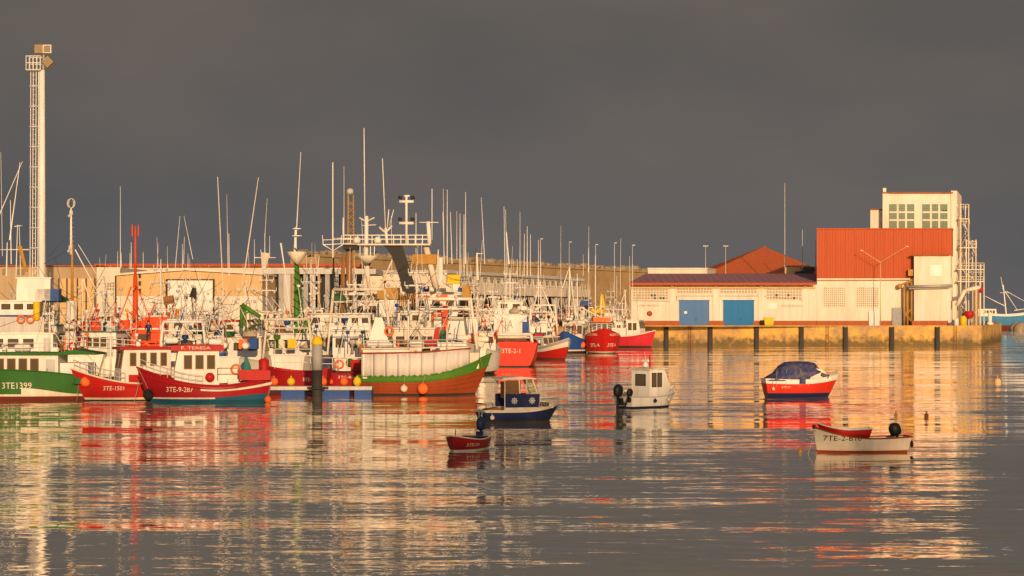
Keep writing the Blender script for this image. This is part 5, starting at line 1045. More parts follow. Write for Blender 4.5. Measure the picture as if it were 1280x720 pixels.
# v5 green crane
b = vessel(302, 480, 15, 4.8, 86, (2.4, 1.9, 3.0), 'white trawler with a bright green folding crane and two long outrigger poles', 'green crane trawler', [(.3, 'blue'), (1, 'white')], ((-1.5, 3.6, 1.9, 1.9, 3.9, 'white', 'white', 2, 3, 3), (0, 2.8, 1.5, 4.0, 5.2, 'white', 'red', 2, 3, 3)))
rig(b, 1.5, 0, 5.2, 8.5, 8); b.wwhip(282, 430, 272, 221, .06, 'cream', name='outrigger'); b.wwhip(305, 345, 323, 222, .06, 'cream', name='outrigger'); b.wwhip(285, 340, 283.5, 243, .025); b.wwhip(286.5, 345, 286, 292, .05); b.wwhip(302, 400, 309, 345, .04)
g = MB(); pts = [toloc(b.root, WP(x, y, b.Y-3)) for x, y in ((302, 410), (302, 381), (325, 396), (323, 408))]; g.tube(pts[0], pts[1], .16, .16, 8); g.tube(pts[1], pts[2], .2, .15, 8); g.tube(pts[2], pts[3], .1, .1, 8); g.tube(pts[0]+V3((.1, 0, 1)), pts[1].lerp(pts[2], .5), .07, .07, 6); g.obj('folding_crane', 'lime', b.root)
g = MB()
for x in (303, 308, 313): p = toloc(b.root, WP(x, 412, b.Y-3)); q = toloc(b.root, WP(x-1, 386, b.Y-3)); g.tube(p, q, .06)
g.obj('crane_leg', 'lime', b.root); clutter(b, -6, 3, 2, 3.0, 22, 31, ('white', 'cream', 'float_orange', 'wood', 'blue', 'white')); clutter(b, -2, 3, 1.7, 4, 10, 32); b.crates(-5, .6, 5, 'blue', 'blue'); b.nets(-6, -1, 'net_blue', 'blue', 1, .9, .9)
b = vessel(272, 470, 14, 4.6, 80, (2.3, 1.9, 3.0), 'cream trawler with a tan net roller, right behind the dark red boat', 'cream trawler', [(.3, 'dark'), (1, 'cream')], ((-1.5, 3.2, 1.8, 1.9, 4.0, 'cream', 'cream', 2, 3, 3),)); rig(b, 1, 0, 4.0, 7.0, 12); clutter(b, -6, 3, 2, 2.6, 16, 33); clutter(b, -1.5, 3, 1.6, 4.1, 9, 34)
# v6 green mast boat
b = vessel(362, 478, 16, 5.0, 95, (2.5, 2.0, 3.2), 'white trawler with a moss green lattice mast under a white crow nest', 'green masted trawler', [(.3, 'antifoul'), (1, 'white')], ((-1.8, 3.8, 2.0, 2.0, 4.1, 'white', 'white', 2, 3, 3),))
zz = toloc(b.root, WP(370, 330, b.Y)).z; x_ = toloc(b.root, WP(370, 400, b.Y)); g = MB(); c = toloc(b.root, WP(371, 400, b.Y))
g.lathe([(.32, 2.5), (.28, 5), (.2, zz)], (c.x, c.y, 0), 10); g.obj('mast', 'lime', b.root)
g = MB()
for k in range(14): z_ = 3+k*.62; g.tube((c.x-.3, c.y-.45+.02*k, z_), (c.x-.3, c.y+.45-.02*k, z_+.4), .045, .045, 4)
g.tube((c.x-.3, c.y-.9, 2.5), (c.x, c.y-.1, zz), .06); g.obj('mast_lattice', 'green', b.root)
MB().lathe([(.25, zz), (.85, zz+1.0), (.8, zz+1.05), (.2, zz+.15)], (c.x, c.y, 0), 12).obj('crow_nest', 'cream', b.root); b.wwhip(369, 322, 369.5, 284, .16, 'white', name='top_mast'); b.wwhip(370, 300, 376, 190, .05, name='whip_antenna')
MB().torus((c.x, c.y, zz+2.4), .4, .05, (0, 0, 1)).torus((c.x, c.y, zz+3.0), .35, .05, (0, 0, 1)).obj('mast_ring', 'white', b.root)
for a in ((351, 304, 357, 345, .08), (326, 322, 345, 322, .05), (327, 322, 326, 312, .04), (331, 345, 331, 292, .05), (331, 296, 334, 248, .022), (337, 322, 337, 295, .03), (318, 330, 318, 299, .03), (365, 322, 380, 318, .05), (357, 345, 364, 400, .05), (318, 322, 330, 322, .05)): b.wwhip(*a)
b.wwhip(332, 316, 330, 336, .45, 'cream', name='light_basket', r1=.2)
clutter(b, -6, 3, 2.1, 3.0, 22, 41, ('white', 'lime', 'cream', 'wood', 'white', 'yellow')); clutter(b, -2, 3.5, 1.8, 4.2, 12, 42); b.wwhip(376, 406, 390, 408, .55, 'lime', name='net_roll', r1=.5); b.nets(-6.2, .6, 'lime', 'lime', 1.1, .8, 1); b.gantry(-6.5, 2.1, 1.8, 5.4, 'cream')
# v7 dark framed mast
b = vessel(412, 474, 17, 5.2, 88, (2.6, 2.1, 3.4), 'white trawler carrying a dark framed mast topped by a white cradle of antennas', 'dark masted trawler', [(.3, 'navy'), (1, 'white')], ((-2, 4, 2.1, 2.1, 4.3, 'white', 'white', 2, 3, 3), (-.5, 3.2, 1.7, 4.4, 5.8, 'white', 'cream', 2, 3, 3)))
b.wwhip(417, 420, 417, 322, .14, 'dark', name='mast'); b.wwhip(428, 392, 429, 318, .22, 'wood', name='exhaust', r1=.2); b.wwhip(416, 322, 416, 203, .07, name='top_mast', r1=.05); b.wwhip(430, 300, 430, 208, .03); b.wwhip(404, 306, 438, 304, .05); b.wwhip(404, 306, 403, 294, .05); b.wwhip(426, 305, 427, 294, .05); b.wwhip(404, 300, 430, 299, .04); b.wwhip(404, 306, 416, 313, .05); b.wwhip(428, 306, 417, 313, .05); b.wwhip(417, 330, 408, 420, .05, 'dark', name='strut'); b.wwhip(417, 330, 427, 420, .05, 'dark', name='strut'); b.wwhip(396, 345, 399, 320, .06)
g = MB()
for k in range(12): p = toloc(b.root, WP(413, 345+k*6, b.Y)); q = toloc(b.root, WP(429, 348+k*6, b.Y)); g.tube(p, q, .035, .035, 4)
g.obj('mast_lattice', 'dark', b.root); clutter(b, -6, 4, 2.1, 3.0, 20, 51); clutter(b, -2, 4, 1.8, 4.4, 14, 52); MB().heap(tuple(toloc(b.root, WP(422, 376, b.Y))), .8, .8, .6, 3).obj('hoisted_net', 'net_green', b.root)
MB().bx(-2.06, -2.01, -1.9, -1.3, 2.3, 3.9).obj('door', 'orange', b.root)

# v8 big trawler with platform
def wtube(b, pts, r, name, m, n=7):
    MB().path([toloc(b.root, WP(x, y, b.Y+(dy[0] if dy else 0))) for x, y, *dy in pts], r, n).obj(name, m, b.root)
b = vessel(478, 470, 24, 7.0, 82, (3.2, 2.6, 4.4), 'big white deep sea trawler with a long railed antenna platform over dark gallows', 'platform trawler', [(.4, 'antifoul'), (1, 'white')], ((-3, 5, 2.9, 2.6, 4.9, 'white', 'white', 3, 4, 4), (-1.5, 4, 2.5, 5.0, 7.0, 'white', 'cream', 3, 5, 4)), d=.9)
Yb = b.Y; pl = MB(); p0_ = toloc(b.root, WP(428, 305, Yb)); 
def wbox(b, px0, px1, py0, py1, dy0, dy1, name, m, bev=None):
    vs = [WP(px, py, b.Y) for px in (px0, px1) for py in (py0, py1)]; x0_ = vs[0].x; x1_ = vs[2].x; z1_ = vs[0].z; z0_ = vs[1].z
    mb = MB(); pts = [(x, y, z) for z in (z0_, z1_) for y in (b.Y+dy0, b.Y+dy1) for x in (x0_, x1_)]
    mb.add([toloc(b.root, p) for p in pts], [(0,2,3,1), (4,5,7,6), (0,1,5,4), (2,6,7,3), (0,4,6,2), (1,3,7,5)]); return mb.obj(name, m, b.root)
wbox(b, 428, 538, 305, 307, -1, 2.4, 'platform', 'cream')
for y_ in (294, 299): wtube(b, [(428, y_), (538, y_)], .06, 'platform_rail', 'white', 5)
g = MB()
for px in range(429, 540, 9): g.tube(toloc(b.root, WP(px, 305, Yb)), toloc(b.root, WP(px, 293.5, Yb)), .05, .05, 5)
g.obj('rail_post', 'white', b.root)
# dark gallows leg sloping, brown funnels
g = MB(); A_ = [(480, 307), (503, 307), (508, 322), (522, 368), (524, 384), (507, 384), (500, 350), (490, 320)]
f_ = [toloc(b.root, WP(x, y, Yb-.6)) for x, y in A_]; k_ = [toloc(b.root, WP(x, y, Yb+.9)) for x, y in A_]; n_ = len(A_)
g.add(f_+k_, [tuple(range(n_)), tuple(range(2*n_-1, n_-1, -1))]+[(i, n_+i, n_+(i+1) % n_, (i+1) % n_) for i in range(n_)]); g.obj('gallows_leg', 'dark', b.root)
wtube(b, [(496, 312), (470, 372)], .09, 'strut', 'cream'); wtube(b, [(470, 314), (440, 375)], .08, 'strut', 'dark')
for pts, r_ in ((((458, 345), (458, 270)), .2), (((456, 272), (455, 160)), .05), (((484, 307), (482, 285)), .14), (((482, 290), (478, 198)), .045), (((484, 285), (486, 262)), .05), (((487, 282), (492, 262)), .04), (((508, 305), (508, 246)), .12), (((537, 305), (535, 277)), .2), (((524, 278), (548, 278)), .05), (((540, 300), (540, 236)), .04), (((520, 330), (520, 266)), .035), (((416, 298), (440, 298)), .05)): wtube(b, pts, r_, 'antenna_mast', 'white')
for px, y_ in ((508, 252), (508, 279)): wtube(b, [(px-9, y_), (px+9, y_)], .14, 'light_bar', 'white'); wtube(b, [(px-8, y_-3), (px-7.5, y_-7)], .2, 'flood_light', 'dark'); wtube(b, [(px+7.5, y_-7), (px+8, y_-3)], .2, 'flood_light', 'dark')
wtube(b, [(505, 245), (512, 245)], .1, 'light_bar', 'white')
wtube(b, [(474, 284), (482, 291), (490, 282)], .1, 'cradle', 'cream'); wtube(b, [(449, 272), (458, 277), (468, 272)], .07, 'cradle', 'cream'); wtube(b, [(452, 282), (470, 281)], .05, 'cradle', 'cream')
for px in (446, 472): p = toloc(b.root, WP(px, 304, Yb-1)); b.dome(p.x, p.y, p.z, .36)
g = MB()
for px in (450, 456, 463, 468): g.tube(toloc(b.root, WP(px, 308, Yb-1)), toloc(b.root, WP(px, 320, Yb-1)), .05, .05, 5)
g.obj('basket_bars', 'white', b.root); p = toloc(b.root, WP(459, 321, Yb-1)); MB().lathe([(.3, -.6), (.95, 0), (.9, .1), (.2, .1)], (p.x, p.y, p.z), 12).obj('mast_basket', 'cream', b.root)
wtube(b, [(459, 325), (461, 360), (458, 400)], .18, 'mast', 'cream'); wtube(b, [(429, 300), (429, 272)], .07, 'antenna_mast', 'white')
wbox(b, 516, 546, 318, 330, -.5, .5, 'yellow_hood', 'ochre'); wtube(b, [(532, 307), (545, 360)], .3, 'gallows_leg', 'cream', 8); wbox(b, 430, 448, 306, 312, -1, 1, 'funnel_top', 'dark'); wtube(b, [(436, 312), (437, 390)], .3, 'funnel', 'wood', 9)
wbox(b, 474, 500, 360, 374, -3, 0, 'upper_deck_block', 'ochre'); wbox(b, 477, 499, 375, 396, -3.5, 0, 'winch_house', 'white'); wtube(b, [(475, 350), (520, 352)], .06, 'boom', 'cream')
g = MB()
for k in range(8): g.tube(toloc(b.root, WP(500+k*2.6, 367, Yb-3)), toloc(b.root, WP(502+k*2.6, 383, Yb-3)), .05, .05, 4)
g.obj('slatted_guard', 'ochre', b.root); clutter(b, -9, 4, 2.6, 3.4, 30, 61); clutter(b, -2, 4, 2.3, 7.1, 12, 62); rig(b, -5, 1.6, 4, 9.5, 13); b.gantry(-10, 2.9, 2.5, 8.0, 'cream', .4, .16); b.winch(-7.5, 0, 3.2, 'white')
for a in ((455, 330, 452, 275, .03), (490, 345, 489, 270, .03)): b.wwhip(*a)
# v9 big white bridge
b = vessel(553, 468, 24, 7.2, 93, (3.2, 2.6, 4.4), 'large white trawler with broad deckhouse and orange doors behind the rust and green boat', 'broad white trawler', [(.4, 'antifoul'), (1, 'white')], ((-5, 5, 3.2, 2.6, 5.4, 'white', 'white', 3, 0, 0), (-2.5, 4, 2.7, 5.5, 7.8, 'white', 'cream', 3, 5, 4)), d=.9)
for px0, px1, py0, py1, m_ in ((556, 562, 382, 412, 'orange'), (527, 533, 384, 410, 'orange')): wbox(b, px0, px1, py0, py1, -6.0, -5.6, 'door', m_)
for px0, px1, py0, py1, m_ in ((562, 577, 345, 356, 'yellow'), (580, 590, 358, 376, 'ochre'), (548, 562, 369, 377, 'float_orange'), (523, 540, 370, 376, 'orange')): wbox(b, px0, px1, py0, py1, -7, -6.2, 'deck_gear', m_)
b.wwhip(549, 370, 550, 322, .35, 'white', name='funnel', r1=.3); b.wwhip(575, 430, 575.5, 392, .4, 'sky_blue', name='blue_vent', r1=.35); b.wwhip(576, 392, 576, 380, .3, 'dark', name='vent_cap', r1=.3); b.wwhip(580, 435, 582, 412, .3, 'red', name='flag_roll', r1=.25)
for a in ((555, 330, 554, 236, .035), (559, 330, 559, 237, .05), (565, 330, 563, 265, .05), (555.5, 330, 553.5, 265, .04), (575, 345, 575, 267, .05), (582, 330, 582, 240, .05), (580, 340, 580, 268, .05), (571, 325, 571, 264, .03), (606, 330, 601.5, 247, .04), (597, 350, 596, 316, .14), (596, 317, 604, 317, .05), (600, 345, 603, 300, .03), (546, 340, 548, 312, .1), (536, 345, 538, 320, .06)): b.wwhip(*a)
clutter(b, -9, -5, 3, 3.2, 24, 71, ('white', 'float_orange', 'white', 'ochre', 'cream', 'lime', 'blue')); clutter(b, -5, 4, 2.8, 5.6, 18, 72, ('white', 'float_orange', 'red', 'cream', 'ochre')); clutter(b, -2, 4, 2.3, 7.9, 10, 73); b.rail([(-5, -3.1, 5.5), (-5, 3.1, 5.5)], 1.0, 3, 'white', .04); b.gantry(-9.5, 3, 2.6, 7.2, 'white', .4, .15); b.nets(-10, 1.2, 'lime', 'lime', 1.3, 1, .8); b.nets(-10, -1.4, 'net_blue', 'blue', 1.2, 1, 1)
# v10 in between with pink and red gear
b = vessel(596, 466, 15, 4.6, 88, (2.5, 2.1, 3.2), 'white trawler with red gear between the broad white trawler and the vermilion stern', 'red geared trawler', [(.3, 'dark'), (1, 'white')], ((-1, 4, 1.9, 2.1, 4.0, 'white', 'cream', 2, 3, 3),)); rig(b, 1, 0, 4, 8, 17)
wbox(b, 584, 594, 383, 395, -3, -2, 'red_hood', 'red'); wbox(b, 585, 604, 420, 440, -6, -5.4, 'stern_gate', 'cream'); wtube(b, [(600, 385), (585, 425)], .1, 'boom', 'cream'); clutter(b, -6, 3, 2, 3, 18, 75, ('red', 'white', 'float_orange', 'cream', 'white')); clutter(b, -2, 3, 1.7, 4.2, 9, 76)

# c1 vermilion stern trawler
b = vessel(637.5, 456, 17, 6.3, 90.5, (2.6, 2.4, 3.8), 'vermilion trawler seen stern on with a white gallows frame and plain deckhouse', 'vermilion trawler', [(.12, 'dark'), (1, 'vermilion')], ((-3.2, 2.6, 1.85, 2.4, 5.7, 'white', 'white', 2, 3, 0), (-1.5, 2, 1.4, 5.8, 7.2, 'white', 'white', 2, 3, 2)), cap='vermilion', d=.7, ts=.93, sr=0)
wtube(b, [(605, 444, -7), (607, 418, -7), (664, 418, -7), (667, 444, -7)], .17, 'stern_frame', 'white'); wtube(b, [(607, 422, -6.8), (664, 422, -6.8)], .12, 'stern_frame_bar', 'cream')
wbox(b, 610, 661, 421.5, 431, -6.2, -5.9, 'stern_shade_panel', 'dark'); wtube(b, [(613, 425, -6.4), (658, 425, -6.4)], .1, 'net_drum_shaft', 'wood'); MB().bx(-8.62, -8.56, -2.4, 2.4, 2.3, 2.75).obj('stern_plate', 'vermilion', b.root); flat_text('3TE-2-1', 2.0, (-8.64, 1.0, 1.5), (0, -1, 0), (-1, 0, 0), 'lettering', 'cream', b.root, .5)  # dark panel stands in for the shade inside the stern opening
p = toloc(b.root, WP(635, 401, b.Y)); g = MB(); g.tube((-3.22, -.25, 4.2), (-3.22, 0, 5.1), .05); g.tube((-3.22, .25, 4.2), (-3.22, 0, 5.1), .05); g.tube((-3.22, -.15, 4.5), (-3.22, .15, 4.5), .04); g.obj('emblem', 'grey', b.root)
wbox(b, 653, 661, 402, 417, -3.4, -2.6, 'blue_drum_rack', 'blue'); MB().heap((-6.5, 0, 1.9), 1.6, 1.9, .9, 2).obj('net_heap', 'net_brown', b.root); rig(b, 0, 0, 7.2, 11, 19); clutter(b, -3, 2, 1.7, 5.9, 10, 81)
for a in ((632, 400, 630, 258, .05), (634, 400, 632, 262, .04), (636, 330, 633, 290, .1), (650, 345, 650, 265, .035), (655, 345, 655.5, 292, .05), (659, 345, 659, 283, .055), (663, 345, 663, 293, .045), (646.5, 345, 646.5, 324, .05)): b.wwhip(*a)
# boats behind with whips
b = vessel(676, 440, 15, 5, 92, (2.5, 2.1, 3.2), 'white trawler with steep white derricks behind the striped red bow', 'derrick trawler', [(.3, 'dark'), (1, 'white')], ((-2, 3, 2.0, 2.1, 4.3, 'white', 'white', 2, 3, 3), (-1, 2, 1.6, 4.4, 5.8, 'white', 'cream', 2, 3, 3))); rig(b, 0, 0, 5.8, 10.5, 23)
for a in ((673, 400, 673, 330, .09), (673, 340, 673, 300, .05), (676, 345, 675.5, 300, .05), (694, 400, 676, 355, .12), (676, 352, 662, 400, .09), (641, 430, 641, 348, .1), (648, 400, 636, 366, .1), (648, 366, 636, 395, .08), (701, 345, 701, 282, .03), (702, 400, 701, 340, .06), (656, 420, 656, 350, .06)): b.wwhip(*a)
clutter(b, -6, 3, 2.1, 3, 22, 85, ('white', 'red', 'float_orange', 'cream', 'blue', 'white')); clutter(b, -2, 3, 2, 4.6, 16, 86); b.gantry(-6.5, 2.2, 2, 7, 'white', .4, .14)
b = vessel(650, 438, 15, 5, 90, (2.5, 2.1, 3.2), 'white trawler with stacked floats behind the vermilion trawler deckhouse', 'float stacked trawler', [(.3, 'dark'), (1, 'white')], ((-2, 3, 2.0, 2.1, 4.3, 'white', 'white', 2, 3, 3),)); rig(b, 1, 0, 4.3, 11, 24); rig(b, -4, 1, 3, 8.5, 25); clutter(b, -6, 3, 2.1, 4.2, 26, 87); b.gantry(-7, 2.2, 2, 6.6, 'white', .4, .14)
b = vessel(716, 434, 15, 5, 96, (2.5, 2.1, 3.2), 'white trawler with an A shaped white mast behind the blue bow', 'A masted trawler', [(.3, 'dark'), (1, 'white')], ((-2, 3, 2.0, 2.1, 4.4, 'white', 'white', 2, 3, 3),)); rig(b, 1, 0, 4.4, 9, 26)
for a in ((711, 400, 712, 334, .16), (703, 360, 711, 336, .09), (720, 400, 712, 336, .1), (722, 400, 721.5, 342, .1), (729, 345, 729, 318, .04), (736, 400, 736, 283, .045), (735.5, 340, 735.5, 310, .05), (744, 400, 744, 320, .05), (715, 350, 730, 350, .06), (694, 372, 706, 400, .06)): b.wwhip(*a)
clutter(b, -6, 3, 2.1, 3, 24, 88); clutter(b, -2, 3, 2, 4.6, 14, 89); b.canister(-3, 1, 4.5)
b = vessel(752, 432, 14, 4.8, 84, (2.4, 2.0, 3.0), 'white boat with blue awning and yellow gear behind the red bow on boat', 'blue awning boat', [(.3, 'dark'), (1, 'white')], ((-2, 3, 1.9, 2.0, 4.4, 'cream', 'white', 2, 3, 3),))
wbox(b, 721, 738, 376, 382, -4, -1, 'awning', 'blue'); g = MB()
for (a0, a1, b0, b1) in ((738, 388, 756, 392), (740, 396, 756, 380), (750, 392, 752, 368), (752, 368, 756, 390), (736, 392, 742, 386)): g.tube(toloc(b.root, WP(a0, a1, b.Y-3)), toloc(b.root, WP(b0, b1, b.Y-3)), .3, .22, 7)
g.obj('yellow_crane', 'yellow', b.root); rig(b, 0, 0, 4.4, 7.5, 27)
for a in ((744.5, 400, 744.5, 306, .04), (768, 400, 768, 305, .035), (775, 400, 776, 298, .045), (787.5, 400, 787, 320, .05), (790.5, 400, 791, 330, .05), (771, 400, 771, 345, .07)): b.wwhip(*a)
g = MB()
for k in range(12): g.tube(toloc(b.root, WP(726+k*3.4, 384+k*1.6, b.Y-5)), toloc(b.root, WP(726+k*3.4, 398+k*1.6, b.Y-5)), .05, .05, 4)
g.tube(toloc(b.root, WP(726, 384, b.Y-5)), toloc(b.root, WP(764, 403, b.Y-5)), .09); g.tube(toloc(b.root, WP(726, 397, b.Y-5)), toloc(b.root, WP(764, 417, b.Y-5)), .09); g.obj('gangway', 'white', b.root)
clutter(b, -6, 3, 2.1, 2.6, 26, 91, ('white', 'red', 'float_orange', 'yellow', 'cream', 'blue'))
b = vessel(778, 432.5, 12, 4.4, 100, (2.4, 2.0, 3.0), 'white boat with pink gear touching the left end of the fish hall', 'pink geared boat', [(.3, 'dark'), (1, 'white')], ((-2, 3, 1.7, 2.0, 4.2, 'white', 'white', 2, 3, 3),)); rig(b, 0, 0, 4.2, 8.2, 28); clutter(b, -5, 3, 1.9, 2.6, 22, 92, ('white', 'float_orange', 'crimson', 'cream')); wtube(b, [(783, 400), (781, 362)], .15, 'derrick', 'cream'); wtube(b, [(783, 362), (770, 392)], .07, 'derrick', 'cream')

for k_, (px, wl, hd, bt, tm, rf, hm, lab, short) in enumerate((
 (52, 464, 94, 4.6, 'white', 'teal', 'white', 'white trawler behind the far left one, teal roofed', 'teal roofed trawler'),
 (128, 462, 86, 4.4, 'cream', 'white', 'navy', 'navy hulled trawler behind the vivid orange one', 'navy trawler'),
 (200, 466, 92, 4.8, 'white', 'white', 'green', 'green hulled trawler just right of the deckhand', 'green hulled trawler'),
 (252, 461, 88, 4.2, 'white', 'blue', 'white', 'white trawler with blue roof before the big white shed door', 'blue roofed trawler'),
 (333, 463, 95, 4.6, 'cream', 'cream', 'blue', 'blue hulled trawler between the green crane and the green mast', 'blue hulled trawler'),
 (388, 464, 90, 4.9, 'white', 'white', 'white', 'plain white trawler right of the moss green mast', 'plain white trawler'),
 (444, 480, 90, 4.4, 'white', 'white', 'white', 'white trawler directly above the left end of the canvas screens', 'screen side trawler'),
 (520, 480, 87, 4.6, 'cream', 'white', 'white', 'cream housed trawler behind the middle of the canvas screens', 'cream housed trawler'),
 (580, 463, 92, 4.3, 'white', 'float_orange', 'white', 'white trawler with orange roof above the lime bow', 'orange roofed trawler'),
 (616, 443, 90, 5.0, 'white', 'white', 'white', 'white trawler behind the left side of the vermilion trawler', 'left hidden trawler'),
 (663, 436, 88, 5.2, 'white', 'cream', 'red', 'red hulled trawler under the fish market balcony', 'market trawler'),
 (700, 431, 92, 5.4, 'cream', 'white', 'blue', 'cream housed boat under the right end of the fish market', 'market end boat'),
 (733, 429, 90, 5.6, 'white', 'red', 'white', 'red roofed white boat before the tan breakwater', 'red roofed boat'),
 (764, 430, 93, 5.2, 'white', 'white', 'green', 'green hulled boat left of the pink geared one', 'green hulled boat'))):
    b = vessel(px, wl, 12.5, 4.4, hd, (2.3, 1.9, 3.0), lab, short, [(.3, 'dark'), (1, hm)], ((-1.5, 3.2, 1.75, 1.9, bt, tm, rf, 2, 3, 3), (-.4, 2.4, 1.3, bt+.12, bt+1.4, tm, rf, 2, 3, 3)))
    rig(b, .6, 0, bt+1.4, bt+1.4+3+(k_*7 % 3), 200+k_); clutter(b, -5.5, 3, 1.9, 2.6, 16, 300+k_); clutter(b, -1.5, 3, 1.5, bt+.2, 8, 400+k_)
    if k_ % 3 != 1: b.gantry(-5.4, 1.9, 1.8, 5.6, ('white', 'cream')[k_ % 2], .4, .1)
    if k_ % 2: b.nets(-4.6, .3, ('net_green', 'net_blue', 'net_brown')[k_ % 3], ('green', 'blue', 'brown')[k_ % 3], 1.0, .9, .8)
for i_, v_ in enumerate(vessels): tangle(v_, 14 if v_.L < 20 else 26, 3.2, 8.2 if v_.L < 20 else 10.5, i_)
# outer row c2..c5
b = vessel(688, 449, 9.5, 3.2, -62, (1.6, 1.5, 2.7), 'red boat with a broad white sheer stripe, its bow pointing right of the vermilion stern', 'striped red boat', [(.25, 'antifoul'), ('.62', 'red'), ('.86', 'cream'), (1, 'grey')], (), bul=.5, cap='lgrey', cat='fishing boat', name='fishing_boat', rake=1.2)
b.house(-3, .2, 1.1, 1.1, 2.8, 'white', 'white', 2, 3, door=False); MB().bx(.6, 1.6, -.8, .8, 1.2, 2.1).obj('gear_box', 'yellow', b.root); MB().bx(-3.9, -3.1, -.6, .9, 1.3, 3.2).obj('net_hopper', 'red', b.root); b.mast(-1, 0, 2.8, 6.5, .07, 'white', ((5.6, .7),)); clutter(b, -4, 2, 1.2, 1.6, 6, 93)
b = vessel(716, 441, 9.5, 4.1, -108, (1.8, 1.7, 3.2), 'royal blue bow on boat with a white name patch between two red boats', 'royal blue boat', [(.3, 'dark'), (.5, 'cream'), (1, 'blue')], (), bul=.6, cap='blue', cat='fishing boat', name='fishing_boat', rake=1.3, full=2.2)
b.letter('3TE-5', -1, 1.0, 1.2, 1.1, .4, 'cream'); b.house(-3.2, -.4, 1.3, 1.2, 4.2, 'white', 'white', 2, 3, door=False); b.mast(-1.6, 0, 4.2, 8.0, .08, 'white', ((6.5, .8),)); clutter(b, -4, 2, 1.4, 2.4, 8, 94); b.bowrail(.5, .97, .6)
b = vessel(752, 441, 11, 5.2, -88, (2.2, 2.1, 3.6), 'red bow on fishing boat with white names on both cheeks', 'red bow on boat', [(.1, 'dark'), (.26, 'cream'), (1, 'red')], (), bul=.6, cap='red', cat='fishing boat', name='fishing_boat', rake=1.0, full=3.2, wlb=2.4)
for sd, x0_ in ((-1, 3.2), (1, 4.7)): b.letter('3TE-4', sd, x0_, 1.3, .95, .5, 'cream')
for sd, x0_ in ((-1, 2.9), (1, 4.85)): b.letter('NUEVO MAR', sd, x0_, 1.8, 2.55, .36, 'cream')
b.house(-2.6, .8, 1.5, 2.2, 4.4, 'cream', 'red', 2, 4, door=False, nb=0); MB().bx(-2.4, .6, -1.3, 1.3, 4.6, 5.2).obj('roof_rack', 'float_orange', b.root); b.mast(-1, 0, 4.5, 8.3, .09, 'white', ((6.8, .9),)); b.fender(1.5, -1, 'float_orange', 'orange', .5, 1.2); b.bowrail(.55, .97, .7, 'white', 2, .03); clutter(b, -5, -2.6, 1.5, 2.2, 6, 95)
b = vessel(788, 434.5, 9.0, 3.4, -25, (2.2, 1.9, 2.9), 'crimson boat with a white wheelhouse lying against the fish hall quay', 'crimson boat', [(.3, 'dark'), (1, 'crimson')], (), bul=.5, cap='white', cat='fishing boat', name='fishing_boat', Y=352); b.house(-.2, 2.2, 1.2, 1.8, 4.6, 'white', 'white', 2, 3, door=False); MB().bx(-3.6, -.4, -1.1, 1.1, 1.9, 3.3).obj('deck_shelter', 'white', b.root); b.mast(-1, 0, 3.3, 7.2, .08, 'white', ((6, .8),)); b.fender(-4, -1, 'float_orange', 'orange', .5, 3.4); clutter(b, -4, 2, 1.2, 3.4, 8, 96)

# blue trawler beyond the quay end
b = Boat('trawler', 'blue trawler with red bottom and raked white mast beyond the quay end', 'trawler', 1264, 412, 24, 6.5, -6, (6.0, 5.2, 7.6), 'blue trawler', rake=3.0, Y=690, d=1)
b.hull([(1.6, 'antifoul'), ('.88', 'sky_blue'), (1, 'white')], bul=.9, cap='white', capr=.12)
b.house(-11, -5, 2.6, 4.6, 6.9, 'white', 'white', 4, 2)
for a in ((1258, 396, 1254, 356, .28), (1254, 362, 1251, 346, .12), (1255, 382, 1231, 370, .16), (1256, 364, 1272, 388, .14), (1258, 364, 1296, 385, .1), (1268, 388, 1290, 385, .16), (1250, 366, 1262, 366, .08)): b.wwhip(*a, name='derrick')

# ropes from the boats to their moorings
def line(px0, py0, Y0, px1, py1, Y1, lab, sag=.4):
    a = WP(px0, py0, Y0); c = WP(px1, py1, Y1); mb = MB(); mb.rope(V3((0, 0, 0)), c-a, .018, sag); tag(mb.obj('mooring_rope', 'rope', None, a), lab, 'rope')
line(100, 461, 141.5, 96, 501, 139, 'pale mooring rope dropping from the bright red bow into the water', .1)
line(178, 456, 140.5, 168, 502, 139.5, 'pale mooring rope dropping between the bright red and dark red bows', .1)
line(600, 445, 150, 606, 470, 153, 'pale mooring rope hanging from the rust and green bow', .3)

line(1048, 475, 145, 1052, 496, 146, 'thin mooring rope from the bow of the red tarpaulined boat', .05)
line(847, 489, 131, 853, 509, 131, 'thin mooring rope from the bow of the white cabin boat', .05)
line(702, 505, 115, 711, 524, 116, 'thin mooring rope from the bow of the navy cabin boat', .05)
line(1018, 536, 89, 1010, 567, 88.2, 'thin mooring rope from the bow of the cream skiff', .05)
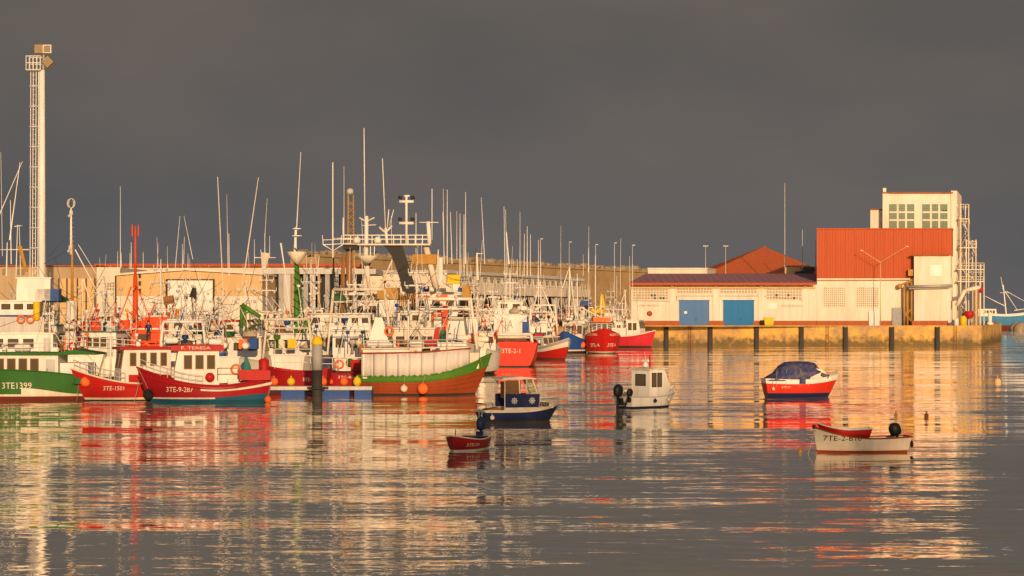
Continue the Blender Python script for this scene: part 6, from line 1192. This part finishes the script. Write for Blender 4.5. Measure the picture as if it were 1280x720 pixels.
# ---------------------------------------------------------------- deckhand on the orange trawler
def person(loc, rz, s=1.0):
    J = [(0,0,.95), (0,0,1.15), (0,0,1.38), (0,0,1.50), (0,.01,1.60), (0,.01,1.72),     # 0-5 pelvis..head
         (.19,0,1.42), (.27,.03,1.16), (.24,.16,.95), (.23,.20,.87),
         (-.19,0,1.42), (-.27,.02,1.16), (-.25,.12,.93), (-.25,.15,.85),
         (.10,0,.90), (.12,.03,.50), (.12,-.02,.09), (.13,.14,.04),
         (-.10,0,.90), (-.13,.05,.50), (-.14,0,.09), (-.15,.16,.04)]
    Rr = [.15,.145,.16,.06,.095,.10, .075,.052,.038,.035, .075,.052,.038,.035, .10,.075,.05,.05, .10,.075,.05,.05]
    E = [(0,1),(1,2),(2,3),(3,4),(4,5),(2,6),(6,7),(7,8),(8,9),(2,10),(10,11),(11,12),(12,13),(0,14),(14,15),(15,16),(16,17),(0,18),(18,19),(19,20),(20,21)]
    for base in (9, 13):
        bx_, by_, bz_ = J[base]
        for k in range(4):
            i = len(J); J += [(bx_+.02*(k-1.5), by_+.02, bz_-.05), (bx_+.022*(k-1.5), by_+.05, bz_-.09+.008*abs(k-1.5))]; Rr += [.011, .009]; E += [(base, i), (i, i+1)]
        i = len(J); J += [(bx_-.04*(1 if bx_ > 0 else -1), by_+.03, bz_-.02)]; Rr += [.011]; E += [(base, i)]
    me = bpy.data.meshes.new('person'); me.from_pydata(J, E, []); o = bpy.data.objects.new('person', me); sc.collection.objects.link(o)
    sk = o.modifiers.new('s', 'SKIN'); sk.use_smooth_shade = True
    for i, v in enumerate(me.skin_vertices[0].data): v.radius = (Rr[i], Rr[i]); v.use_root = (i == 0)
    o.modifiers.new('u', 'SUBSURF').levels = 1; o.modifiers['u'].render_levels = 1
    dg = bpy.context.evaluated_depsgraph_get(); m2 = bpy.data.meshes.new_from_object(o.evaluated_get(dg)); bpy.data.objects.remove(o)
    for q_ in ('navy', 'skin', 'dark'): m2.materials.append(M[q_])
    for p_ in m2.polygons:
        c = p_.center; p_.use_smooth = True; arm = abs(c.x) > .2 and c.z < 1.0 and c.z > .7
        p_.material_index = 1 if (c.z > 1.47 or arm) else (0 if c.z > .93 else 2)
    o = bpy.data.objects.new('person', m2); sc.collection.objects.link(o); o.location = loc; o.rotation_euler = (0, 0, rz)
    tag(o, 'deckhand in a navy jacket and dark red cap standing on the orange trawler', 'person')
    MB().lathe([(.125, 0), (.13, .06), (.1, .13), (.03, .17)], (0, .01, 1.72), 14).bx(-.08, .08, .1, .22, 1.72, 1.74).obj('cap', 'dred', o)
    h = MB(); h.ball((.035, .10, 1.68), .012, 6); h.ball((-.035, .10, 1.68), .012, 6); h.bx(-.03, .03, .098, .104, 1.59, 1.6); h.obj('face_features', 'dark', o); MB().ball((0, .115, 1.64), .018, 6).obj('nose', 'skin', o)
    return o
v3 = [o_ for o_ in sc.objects if o_.get('label', '').startswith('vivid orange')][0]
lx = toloc(v3, WP(188.5, 425, v3.location.y)).x; hb = MB().bx(lx-.8, lx+.8, 1.75, 2.6, 3.2, 3.4).bx(lx-.75, lx-.6, 2.0, 2.5, 2.0, 3.199).bx(lx+.6, lx+.75, 2.0, 2.5, 2.0, 3.199); hb.obj('working_platform', 'orange', v3)
p = toworld(v3, V3((lx, 2.2, 3.4))); person((p.x, p.y, 3.4), R(180))
